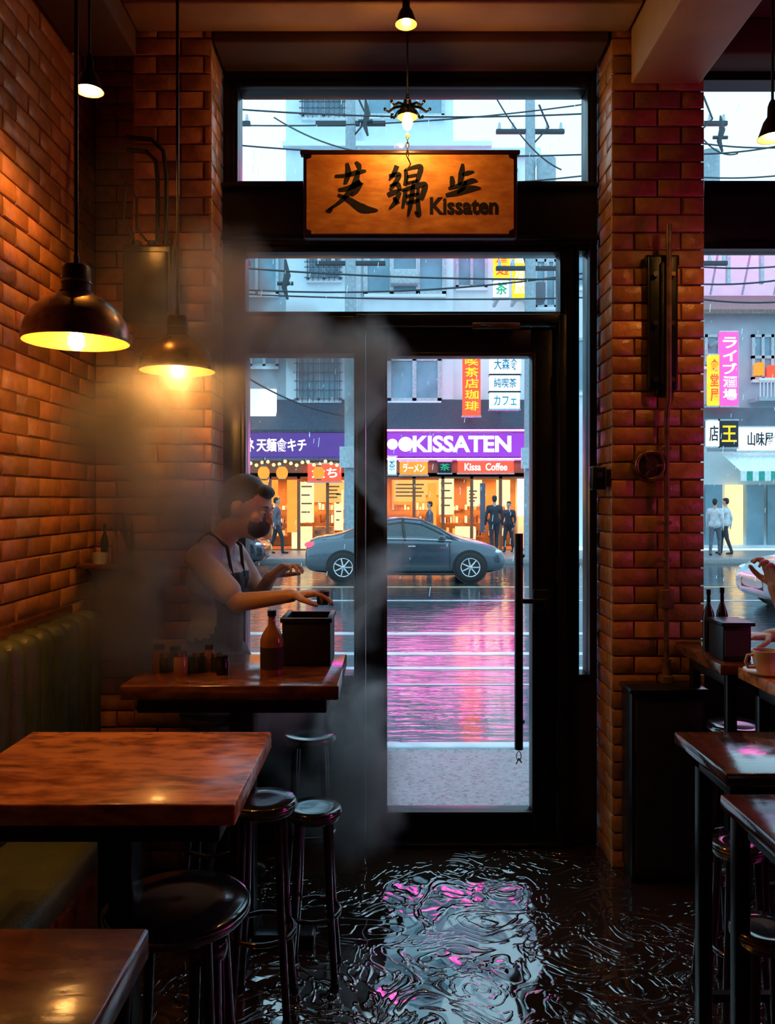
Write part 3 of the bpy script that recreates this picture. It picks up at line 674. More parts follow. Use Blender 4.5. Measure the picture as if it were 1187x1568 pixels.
arms+=hand_prims(wr,(-.28,-.05,.95),(-.9,-.3,-.2),-1,'skin',.8,.95)+hand_prims(wr2,(-1,-.2,0),(0,0,-1),1,'skin',.3,.95)
add_prims(mb,arms,.0042,None,2); head_details(mb,HP); mb.finish('seated_customer')
mb=MB(); mb.lathe([(0,.64),(.17,.64),(.18,.66),(.17,.675),(0,.675)],(1.98,2.97,0),'stool',32)
for i in range(4):
    a=math.pi/4+i*math.pi/2; mb.tube([(1.98+.12*math.cos(a),2.97+.12*math.sin(a),.65),(1.98+.18*math.cos(a),2.97+.18*math.sin(a),.0)],.012,'stool',8)
mb.tube([(1.98+.16*math.cos(a),2.97+.16*math.sin(a),.25) for a in np.linspace(0,6.283,33)[:-1]],.009,'stool',8,True)
mb.finish('bar_stool')

def pedestrian(x,y,z,ang,H,top,bot,stride=.18,skin='skin'):
    s=H/1.75; R=Matrix.Rotation(ang,3,'Z'); o=Vector((x,y,z)); P=lambda a,b,c: o+R@Vector((a,b,c))*s
    fwd=R@Vector((0,1,0)); hp,_=head_prims(P(0,0,1.63),fwd,(0,0,1),skin,'hair',s)
    pr=hp+[cap(P(0,-.01,1.42),.055*s,P(0,0,1.54),.05*s,skin),cap(P(-.1,0,1.32),.115*s,P(.1,0,1.32),.115*s,top),cap(P(-.16,0,1.40),.06*s,P(.16,0,1.40),.06*s,top),
      cap(P(0,0,1.3),.13*s,P(0,0,1.0),.135*s,top),cap(P(-.07,0,.96),.125*s,P(.07,0,.96),.125*s,top)]
    for sg in (-1,1):
        st=stride*sg; el=P(sg*.245,-.03-st*.3,1.12); wr=P(sg*.25,.06-st*.6,.87)
        pr+=[cap(P(sg*.19,0,1.39),.057*s,el,.045*s,top),cap(el,.043*s,wr,.032*s,top)]
        pr+=[cap(wr,.026*s,wr+Vector((0,0,-.09*s))+fwd*.01,.02*s,skin)]
        kn=P(sg*.095,.04+st*.6,.5); an=P(sg*.09,st-.03,.09)
        pr+=[cap(P(sg*.085,0,.92),.09*s,kn,.065*s,bot),cap(kn,.062*s,an,.045*s,bot),cap(an+Vector((0,0,-.045*s)),.04*s,an+fwd*.16*s+Vector((0,0,-.055*s)),.033*s,'shoe')]
    mb=MB(); add_prims(mb,pr,.02,None,2); mb.finish('pedestrian')
M['suit']=pbr('dark_suit',(.03,.035,.05),.8); M['coat']=pbr('grey_coat',(.12,.13,.16),.85); M['whites']=pbr('white_shirt',(.6,.62,.65),.8)
pedestrian(X(757,24.4),24.4,-.15,0.1,1.78,'suit','suit',.1)
pedestrian(X(779,25),25,-.15,2.6,1.6,'suit','suit',.15)
pedestrian(X(424,24.3),24.3,-.15,-1.4,1.72,'coat','suit',.2)
pedestrian(X(1095,23.5),23.5,-.15,-.6,1.68,'whites','coat',.2)
pedestrian(X(1111,24),24,-.15,.8,1.7,'whites','suit',.2)
pedestrian(X(658,25.2),25.2,-.15,1.5,1.6,'coat','suit',.05)

# ------------------------------------------------------------------ exterior
def road_mat():
    m,nt,out=base_mat('wet_asphalt'); L=nt.links.new
    b=N(nt,'ShaderNodeBsdfPrincipled'); L(b.outputs[0],out.inputs[0])
    tc=N(nt,'ShaderNodeTexCoord'); mp=N(nt,'ShaderNodeMapping'); mp.inputs['Scale'].default_value=(.5,1.6,1); L(tc.outputs['Object'],mp.inputs[0])
    n1=N(nt,'ShaderNodeTexNoise'); n1.inputs['Scale'].default_value=1.1; n1.inputs['Detail'].default_value=6; L(mp.outputs[0],n1.inputs['Vector'])
    m2=N(nt,'ShaderNodeMapping'); m2.inputs['Scale'].default_value=(.4,2.4,1); L(tc.outputs['Object'],m2.inputs[0])
    n2=N(nt,'ShaderNodeTexNoise'); n2.inputs['Scale'].default_value=3.6; n2.inputs['Detail'].default_value=4; L(m2.outputs[0],n2.inputs['Vector'])
    mx=N(nt,'ShaderNodeMix',data_type='RGBA'); mx.inputs[6].default_value=(.010,.012,.018,1); mx.inputs[7].default_value=(.03,.038,.05,1); L(n1.outputs[0],mx.inputs[0]); L(mx.outputs[2],b.inputs['Base Color'])
    r=N(nt,'ShaderNodeMapRange'); r.inputs[1].default_value=.4; r.inputs[2].default_value=.65; r.inputs[3].default_value=.05; r.inputs[4].default_value=.16; L(n1.outputs[0],r.inputs[0]); L(r.outputs[0],b.inputs['Roughness'])
    bp=N(nt,'ShaderNodeBump'); bp.inputs['Strength'].default_value=.36; bp.inputs['Distance'].default_value=.03; L(n2.outputs[0],bp.inputs['Height']); L(bp.outputs[0],b.inputs['Normal'])
    b.inputs['IOR'].default_value=2.4
    return m
M['road']=road_mat()
M['pave']=pbr('wet_paving',(.22,.23,.24),.3,bump=.7,bscale=60,scale=40,var=.45,ior=1.6)
M['lane']=pbr('lane_paint_white',(.55,.6,.66),.3,scale=5)
M['laney']=pbr('lane_paint_yellow',(.5,.42,.25),.3,scale=5)
M['facade']=pbr('pale_facade',(.62,.76,.82),.8,scale=2,var=.06,bump=.1)
M['facade2']=pbr('white_facade',(.70,.82,.87),.8,scale=2,var=.06)
M['facade3']=pbr('grey_facade',(.36,.45,.52),.8,scale=2,var=.1)
M['fdark']=pbr('dark_facade',(.10,.12,.16),.6,scale=2,var=.2)
M['wing']=pbr('facade_window_glass',(.16,.30,.38),.1,scale=1,var=.3)
M['winf']=pbr('window_frame_grey',(.42,.50,.55),.5)
M['roof']=pbr('dark_slate_roof',(.045,.055,.085),.55,scale=25,var=.5,bump=.6,bscale=20)
M['tile']=pbr('brown_roof_tiles',(.18,.13,.11),.6,scale=15,var=.4,bump=.8,bscale=12)
M['purple']=glow('purple_sign_face',(.30,.06,.62),1.5)
M['purpled']=glow('purple_sign_face_dim',(.15,.10,.48),.9)
M['wtext']=glow('white_sign_letters',(1,.93,1),4)
M['red']=glow('red_sign_face',(1,.045,.025),4)
M['pink']=glow('pink_sign_face',(1,.05,.22),4)
M['magenta']=glow('added_magenta_tube',(1,.05,.55),60)  # emission for the tubes added along the canopy
M['magface']=glow('added_magenta_board',(1,.06,.5),6)  # emission for two added boards that supply pink reflections
M['yellow']=glow('yellow_sign_face',(1,.65,.04),1.6)
M['green']=glow('green_sign_face',(.05,.6,.35),1.0)
M['cyan']=glow('cyan_light',(.4,.85,1),3)
M['whitesign']=glow('white_sign_face',(.75,.92,1),1.9)
M['orangel']=glow('orange_light',(1,.28,.04),1.8,.3,1.5)
M['warm']=glow('warm_interior_light',(1,.42,.10),1.6,.35,1.2)
M['cream']=glow('cream_light',(1,.70,.34),1.7,.25,2)
M['shopwall']=pbr('shop_interior_wall',(.6,.25,.08),.7,scale=2)
M['shelf']=pbr('shop_shelf',(.25,.09,.04),.6,scale=3)
M['goods']=pbr('shop_goods',(.7,.2,.08),.5,scale=5,var=.9)
M['concrete']=pbr('pole_concrete',(.30,.38,.43),.7)
M['cable']=pbr('cable_rubber',(.03,.04,.05),.6)

mb=MB(); mb.box(-24,26,3.64,5.25,-.35,-.14,'pave'); mb.box(-24,26,5.25,5.38,-.35,-.13,'lane',.02)
mb.finish('sidewalk')
mb=MB(); mb.box(-24,26,22.3,25.99,-.35,-.15,'pave',.02); mb.finish('sidewalk')
mb=MB(); mb.box(-30,32,5.39,22.29,-.5,-.3,'road'); mb.finish('road')
mb=MB()
for yy,ww,mt in [(16.4,.16,'laney'),(14.2,.12,'lane'),(10.7,.2,'lane'),(9.3,.16,'lane'),(8.5,.12,'lane'),(7.75,.04,'lane')]:
    mb.box(-20,22,yy-ww/2,yy+ww/2,-.3,-.296,mt)
mb.finish('road_markings')

D=26.0
def fb(mb,a,b,t,u,mat,D=D,y0=0,th=.1,bev=0): mb.box(X(a,D),X(b,D),D+y0-th,D+y0,Z(u,D),Z(t,D),mat,bev)
def win(mb,a,b,t,u,D=27.0,nx=2,ny=1,grid=False,fr=.1):
    x0,x1,z0,z1=X(a,D),X(b,D),Z(u,D),Z(t,D)
    mb.box(x0,x1,D-.04,D+.02,z0,z1,'wing')
    mb.box(x0-.05,x1+.05,D-.16,D,z0-.14,z0-.04,'facade2')
    for q in range(nx+1):
        xq=x0+(x1-x0)*q/nx; mb.box(xq-fr/2,xq+fr/2,D-.1,D,z0-.05,z1+.05,'winf')
    for q in range(ny+1):
        zq=z0+(z1-z0)*q/ny; mb.box(x0-fr/2,x1+fr/2,D-.1,D,zq-fr/2,zq+fr/2,'winf')
    if grid:
        k=int((x1-x0)/.16)
        for q in range(k+1): xq=x0+(x1-x0)*q/k; mb.box(xq-.015,xq+.015,D-.26,D-.22,z0-.1,z1,'fdark')
        for q in range(6): zq=z0+(z1-z0)*q/5; mb.box(x0-.1,x1+.1,D-.26,D-.22,zq-.015,zq+.015,'fdark')
mb=MB(); DB=27.0
mb.box(X(438,DB),X(694,DB),DB,DB+6,4.9,24,'facade'); mb.box(X(434,DB),X(752,DB),DB-.25,DB,Z(228,DB),Z(221,DB),'facade2'); mb.box(X(438,DB),X(694,DB),DB-.12,DB,Z(375,DB),Z(366,DB),'facade2'); mb.box(X(438,DB),X(694,DB),DB-.12,DB,Z(520,DB),Z(512,DB),'facade2')
win(mb,464,528,132,180,grid=True); win(mb,562,678,120,178,nx=3)
win(mb,472,521,388,428,grid=True); win(mb,560,680,385,450,nx=3,fr=.14); win(mb,456,521,545,612,grid=True); win(mb,596,673,550,613,nx=2,fr=.14)
win(mb,470,525,262,330); win(mb,570,670,262,330,nx=3)
mb.box(X(598,DB),X(640,DB),DB-.5,DB-.05,Z(440,DB),Z(418,DB),'winf',.03); mb.box(X(548,DB),X(553,DB),DB-.2,DB,4.9,24,'winf')
mb.finish('apartment_building')
mb=MB(); mb.box(X(694,DB),X(812,DB),DB+.4,DB+6,4.9,Z(230,DB),'facade2'); mb.box(X(690,DB),X(830,DB),DB+.2,DB+6,Z(235,DB),Z(222,DB),'facade'); win(mb,700,744,392,440,D=27.4); win(mb,700,790,262,320,D=27.4,nx=3)
mb.box(X(812,DB),X(1008,DB),DB+1,DB+7,-.15,Z(330,DB),'facade'); win(mb,870,930,392,440,D=28); win(mb,870,930,520,600,D=28); win(mb,820,850,400,470,D=28); mb.box(X(806,DB),X(834,DB),DB-.2,DB+.5,Z(462,DB),Z(434,DB),'fdark',.03)
mb.finish('apartment_building')
mb=MB(); mb.box(X(180,DB),X(438,DB),DB+.5,DB+6,4.9,Z(320,DB),'facade3'); mb.box(X(175,DB),X(440,DB),DB+.3,DB+6,Z(326,DB),Z(316,DB),'facade2'); win(mb,385,425,500,560,D=27.5); win(mb,300,360,500,560,D=27.5); win(mb,300,425,390,450,D=27.5,nx=4)
fb(mb,380,424,597,647,'whitesign',D=26.4,th=.25); fb(mb,376,428,594,597,'winf',D=26.4,th=.3)
mb.box(X(-160,DB),X(145,DB),DB,DB+6,-.15,Z(360,DB),'facade3')
for q in range(4): win(mb,-140+q*70,-95+q*70,470,540,nx=2)
mb.finish('apartment_building')
mb=MB(); mb.box(X(1010,DB),X(1500,DB),DB,DB+6,-.15,Z(478,DB),'facade3')
x0,x1=X(1000,DB),X(1500,DB); z0=Z(480,DB); z1=Z(418,DB)
mb.add([(x0,DB-.6,z0),(x1,DB-.6,z0),(x1,DB+3,z1),(x0,DB+3,z1),(x0,DB-.6,z0-.15),(x1,DB-.6,z0-.15),(x0,DB+6,z0),(x1,DB+6,z0)],[[0,1,2,3],[4,5,1,0],[3,2,7,6]],'tile')
mb.box(x0,x1,DB+4,DB+10,2,Z(288,DB),'facade'); mb.box(x0,x1,DB+3.8,DB+10,Z(282,DB),Z(248,DB),'facade2')
win(mb,1060,1100,515,560); win(mb,1152,1196,515,580,nx=3,ny=2,grid=False); win(mb,1230,1290,515,580,nx=3,ny=2)
for q in range(26): mb.box(X(1148,DB)+q*.12,X(1148,DB)+q*.12+.03,DB-.75,DB-.72,Z(612,DB),Z(586,DB),'facade2')
mb.box(X(1146,DB),X(1220,DB),DB-.8,DB-.7,Z(588,DB),Z(584,DB),'facade2'); mb.box(X(1146,DB),X(1220,DB),DB-.8,DB,Z(618,DB),Z(612,DB),'facade3')
mb.box(X(1152,DB),X(1162,DB),DB-.4,DB-.1,Z(576,DB),Z(558,DB),'orangel'); mb.box(X(1172,DB),X(1182,DB),DB-.4,DB-.1,Z(580,DB),Z(562,DB),'red')
mb.finish('tiled_house')
mb=MB(); a,b=X(1070,27.5),X(1330,27.5); mb.box(a,b,27.5,27.8,Z(374,27.5),Z(296,27.5),'magface',.03); mb.text('カラオケ  喫茶',a+.4,b-.4,Z(362,27.5),Z(306,27.5),27.5,'wtext',ext=.05)  # added glowing board, hidden from camera, so the right tables reflect pink
for q in range(6): xq=a+(b-a)*q/5; mb.box(xq-.06,xq+.06,27.8,27.95,Z(430,27.5),Z(296,27.5),'winf'); mb.tube([(xq,27.9,Z(300,27.5)),(xq,29.4,Z(430,27.5))],.04,'winf',6)
mb.finish('added_rooftop_glow_board')
# invented magenta board, hidden from view, to put pink into floor reflections
mb=MB(); a,b=X(625,26.6),X(790,26.6); mb.box(a,b,26.5,26.7,Z(360,26.6),Z(306,26.6),'magface',.03); mb.text('カラオケ',a+.3,b-.3,Z(354,26.6),Z(313,26.6),26.5,'cyan',ext=.05)
for q in range(4): xq=a+.2+(b-a-.4)*q/3; mb.box(xq-.05,xq+.05,26.7,27.0,Z(350,26.6),Z(345,26.6),'winf'); mb.box(xq-.05,xq+.05,26.7,27.0,Z(320,26.6),Z(315,26.6),'winf')
mb.finish('added_front_glow_board')
# shop row
mb=MB()
zt=Z(660,D); xl,xr=X(150,D),X(812,D)
mb.add([(xl,D-.5,zt),(xr,D-.5,zt),(xr,DB,Z(612,DB)),(xl,DB,Z(612,DB)),(xl,D-.5,zt-.08),(xr,D-.5,zt-.08),(xl,DB,zt-.08),(xr,DB,zt-.08)],[[0,1,2,3],[4,5,1,0],[4,6,7,5],[0,3,6,4],[1,5,7,2]],'roof')
fb(mb,150,560,662,702,'purpled',th=.2); fb(mb,560,803,660,702,'purple',th=.2)
mb.tube([(X(560,D-.5),D-.53,zt-.02),(xr,D-.53,zt-.02)],.022,'magenta',6)  # both magenta tubes are added to smear pink over the wet road
mb.tube([(X(560,D-.5),D-.24,Z(703,D)),(xr,D-.24,Z(703,D))],.018,'magenta',6)
fb(mb,150,812,700,706,'fdark',th=.2); fb(mb,150,812,704,733,'shelf',th=.1)
zf=-.15; zc=Z(730,D)
mb.box(xl,xr,D+2.4,D+2.6,zf,zc+.3,'shopwall'); mb.box(xl,xr,D-.1,D+2.5,zc,zc+.12,'shopwall'); mb.box(xl,xr,D,D+2.5,zf-.1,zf+.03,'shelf')
mb.box(xl,xl+.1,D,D+2.6,zf,zc,'shopwall'); mb.box(xr-.1,xr,D-.1,D+2.6,zf,zt,'facade2')
for a in range(150,812,44): mb.box(X(a,D)-.05,X(a,D)+.05,D-.1,D,zf,zc,'shelf')
for a in range(160,800,40):
    random.seed(a); mt=random.choice(['warm','cream','orangel','warm','shelf'])
    fb(mb,a,a+random.randint(18,34),735,735+random.randint(18,45),mt,D=D+2.3,th=.05)
    for q in range(3):
        zq=zf+.35+q*.45; mb.box(X(a,D),X(a+32,D),D+1.7,D+2.2,zq,zq+.04,'shelf')
        for w in range(6): mb.box(X(a+w*5+1,D),X(a+w*5+4,D),D+1.8,D+2.1,zq+.04,zq+.04+random.uniform(.1,.28),random.choice(['goods','cream','shelf','warm','whites']))
for a in (445,480,610,700): mb.box(X(a,D),X(a+30,D),D+.3,D+.8,zf,zf+.75,random.choice(['shelf','goods','cream']))
random.seed(3)
for a,b,t,u,mt in [(672,695,733,788,'cream'),(603,652,735,768,'warm'),(735,743,740,815,'fdark'),(459,481,738,800,'cream'),(440,456,735,815,'orangel'),(500,523,738,770,'warm'),(512,526,750,812,'cream'),(386,408,740,790,'orangel'),(792,804,706,790,'whitesign'),(715,733,745,775,'cream'),(655,668,740,812,'orangel')]:
    fb(mb,a,b,t,u,mt,th=.05,y0=-.02)
    if mt in('cream','warm'):
        for q in range(4): yq=t+6+(u-t-10)*q/4; fb(mb,a+3,b-3-(q%2)*3,yq,yq+2.2,'shelf',th=.01,y0=-.07)
mb.finish('shop_building')
for a in (640,740,470,300):
    l=bpy.data.lights.new('shop_light','AREA'); l.energy=150; l.color=(1,.45,.14); l.size=2.0; l.size_y=.8; l.shape='RECTANGLE'
    o=bpy.data.objects.new('shop_light',l); o.location=(X(a,D),D+1.2,zc-.08); scene.collection.objects.link(o)
mb=MB()
mb.text('KISSATEN',X(632,D),X(781,D),Z(693,D),Z(668,D),D-.2,'wtext',off=.03,ext=.06)
Rm=Matrix.Rotation(math.pi/2,3,'X')
for a,rr in ((601,8),(621,11)): mb.lathe([(0,.06),(rr/46.9,.06),(rr/46.9,0)],(X(a,D),D-.2,Z(681,D)),'wtext',24,Rm)
mb.text('天麺食キチ',X(395,D),X(470,D),Z(692,D),Z(672,D),D-.2,'wtext',off=.01,ext=.05)
mb.text('ネ',X(379,D),X(391,D),Z(692,D),Z(672,D),D-.2,'wtext',off=.01,ext=.05)
mb.finish('shop_sign_lettering')
def sign(name,a,b,t,u,mat,txt=None,tm='wtext',D=25.6,th=.2,vertical=False,m=.12):
    mb=MB(); x0,x1,z0,z1=X(a,D),X(b,D),Z(u,D),Z(t,D)
    mb.box(x0,x1,D-th,D,z0,z1,mat,.02); mb.box(x0-.03,x1+.03,D-th+.04,D+.02,z1,z1+.05,'winf'); mb.box(x0-.03,x1+.03,D-th+.04,D+.02,z0-.05,z0,'winf')
    back=27.0 if z0>3.8 else D+.15
    mb.box((x0+x1)/2-.05,(x0+x1)/2+.05,D,back,z1-.2,z1-.1,'winf'); mb.box((x0+x1)/2-.05,(x0+x1)/2+.05,D,back,z0+.1,z0+.2,'winf')
    if txt:
        dx=(x1-x0)*m;dz=(z1-z0)*.06
        if vertical:
            n=len(txt);h=(z1-z0-2*dz)/n
            for i,ch in enumerate(txt): mb.text(ch,x0+dx,x1-dx,z1-dz-h*(i+.92),z1-dz-h*i-h*.08,D-th,tm,off=.015,ext=.03)
        else:
            ls=txt.split('\n'); n=len(ls);h=(z1-z0-2*dz)/n
            for i,ch in enumerate(ls): mb.text(ch,x0+dx,x1-dx,z1-dz-h*(i+.85),z1-dz-h*i-h*.15,D-th,tm,off=.01,ext=.03)
    mb.finish(name)
M['bluetext']=glow('blue_sign_letters',(.05,.35,.7),.8)
M['darktext']=pbr('dark_sign_letters',(.01,.01,.02),.6)
sign('vertical_shop_sign',708,735,540,637,'red','喫茶店珈琲','yellow',vertical=True)
sign('shop_sign',749,796,546,574,'whitesign','大森食','bluetext',th=.3); sign('shop_sign',749,794,577,600,'whitesign','純喫茶','bluetext',th=.3); sign('shop_sign',749,794,603,627,'cyan','カフェ','bluetext',th=.3)
sign('vertical_shop_sign',755,780,386,428,'yellow','酒処','red',vertical=True,D=25.4); sign('vertical_shop_sign',755,778,432,457,'whitesign','茶','green',vertical=True,D=25.4); sign('vertical_shop_sign',784,804,380,459,'yellow','居酒屋','wtext',vertical=True,D=25.6)
sign('shop_sign',612,655,707,727,'orangel','ラーメン','wtext',D=25.85,th=.1); sign('shop_sign',671,691,707,724,'darktext','茶','green',D=25.85,th=.1); sign('shop_sign',701,786,706,724,'red','Kissa  Coffee','wtext',D=25.85,th=.1); sign('shop_sign',472,523,711,737,'red','大ち','wtext',D=25.85,th=.12)
sign('shop_sign',594,607,700,726,'cyan','茶','bluetext',D=25.85,th=.1)
sign('vertical_shop_sign',1100,1127,510,622,'pink','ライブ酒場','wtext',vertical=True); sign('vertical_shop_sign',1082,1098,545,622,'yellow','食堂屋','red',vertical=True)
sign('shop_sign',1080,1098,645,684,'whitesign','店','darktext'); sign('shop_sign',1098,1127,645,685,'darktext','王','yellow')
sign('shop_sign',1128,1250,655,690,'whitesign','山味屋食20食堂','darktext',th=.1)
mb=MB(); n=26; a0,a1=X(1103,D),X(1330,D)
M['awg']=pbr('awning_green',(.03,.35,.28),.6); M['awn']=pbr('awning_white',(.75,.85,.88),.6)
for i in range(n):
    xa=a0+(a1-a0)*i/n; xb=a0+(a1-a0)*(i+1)/n; mt='awg' if i%2 else 'awn'
    mb.add([(xa,D-1.5,Z(724,D)),(xb,D-1.5,Z(724,D)),(xb,D,Z(693,D)),(xa,D,Z(693,D)),(xa,D-1.5,Z(738,D)),(xb,D-1.5,Z(738,D))],[[0,1,2,3]],'awn'); mb.add([(xa,D-1.5,Z(724,D)),(xb,D-1.5,Z(724,D)),(xb,D-1.5,Z(738,D)),(xa,D-1.5,Z(738,D))],[[0,1,2,3]],mt)
fb(mb,1010,1330,625,655,'fdark'); 
for a in range(1020,1330,32): fb(mb,a,a+26,742,835,'wing' if a%3 else 'cream',y0=.3)
fb(mb,1010,1330,690,840,'facade2',y0=.6)
mb.finish('striped_awning_shop')
mb=MB(); pts=[]
for i in range(34):
    a=384+i*4.4; zz_=Z(707+3*math.sin(i*.9),D-.45); pts.append((X(a,D-.45),D-.45,zz_)); 
    if i%2==0: mb.sphere((X(a,D-.45),D-.45,zz_-.05),.06,'cream',8,6)
mb.tube(pts,.012,'cable',5); mb.finish('fairy_lights')
for i,a in enumerate((432,404,488)):
    mb=MB(); c=W(a,724,25.2); mb.lathe([(0,-.2),(.1,-.19),(.17,-.1),(.19,0),(.17,.1),(.1,.19),(0,.2)],c,'orangel',16); mb.lathe([(.09,.19),(.09,.24),(0,.24)],c,'fdark',12); mb.lathe([(.09,-.19),(.09,-.24),(0,-.24)],c,'fdark',12); mb.cyl(c+Vector((0,0,.24)),c+Vector((0,0,.5)),.01,'cable',seg=5); mb.finish('paper_lantern')

def pole(px,dd,top=14):
    x=X(px,dd); mb=MB(); mb.cyl((x,dd,-.15),(x,dd,top),.19,'concrete',.14)
    for zq in (8.2,9.6,12.2): mb.box(x-1.0,x+1.0,dd-.06,dd+.06,zq,zq+.12,'cable',.01); [mb.cyl((x+k,dd,zq+.12),(x+k,dd,zq+.32),.06,'winf',.03) for k in (-.9,-.5,.5,.9)]
    mb.cyl((x+.45,dd-.1,10.4),(x+.45,dd-.1,11.4),.28,'concrete'); mb.tube([(x,dd,11.8),(x+.5,dd-.2,12.3),(x+.2,dd-.3,12.9)],.03,'cable',6); mb.tube([(x-.9,dd,9.7),(x-.2,dd,8.6),(x,dd,8.0)],.025,'cable',6)
    mb.box(x-.3,x+.3,dd-.3,dd-.18,2.4,3.0,'winf'); mb.finish('utility_pole')
pole(537,22.8); pole(812,23.3); pole(1060,22.8,9.5); pole(330,22.8,10)
mb=MB()
def wire(a,ya,b,yb,da,db,sag=.3,r=.022):
    p=W(a,ya,da);q=W(b,yb,db); mb.tube([p.lerp(q,t)-Vector((0,0,4*sag*t*(1-t))) for t in np.linspace(0,1,17)],r,'cable',5)
for a in [(200,205,1000,232,20,20),(200,262,1000,255,21,21,.5),(180,150,1000,168,19,19),(300,190,960,150,22,22),(200,395,1000,425,18,18,.2),(200,428,1000,400,19,19,.5),(200,440,1000,452,21,21,.2),(350,560,560,640,20,24),(420,180,640,240,22,18),(760,150,860,260,22,22),
          (980,200,1300,215,20,20),(980,230,1300,195,20,18),(980,260,1300,250,21,21),(980,425,1300,405,19,19),(980,440,1300,448,19,19),(1060,190,1130,235,22,22),(980,395,1300,390,20,20)]: wire(*a)
for c in (W(437,428,20),W(560,180,22),W(1103,205,22)):
    mb.tube([c+Vector((0,0,.5)),c+Vector((.05,0,.1)),c+Vector((-.03,0,-.2)),c+Vector((.06,0,-.5))],[.03,.09,.07,.03],'cable',8)
    mb.cyl(c+Vector((-.2,0,-.1)),c+Vector((.2,0,-.1)),.05,'cable',seg=8)
mb.finish('overhead_cables')

M['rain']=pbr('rain_streaks',(.8,.88,.95),.3)
random.seed(11); mb=MB()
for i in range(900):
    y=random.uniform(7,24); x=random.uniform(-.5,.5)*y*1.1; z=random.uniform(.2,min(9,1.5+y*.5)); l=random.uniform(.03,.09); r=.0009*y**.5*1.3
    mb.tube([(x,y,z),(x+l*.12,y,z+l)],r,'rain',3)
mb.finish('rain_drops')

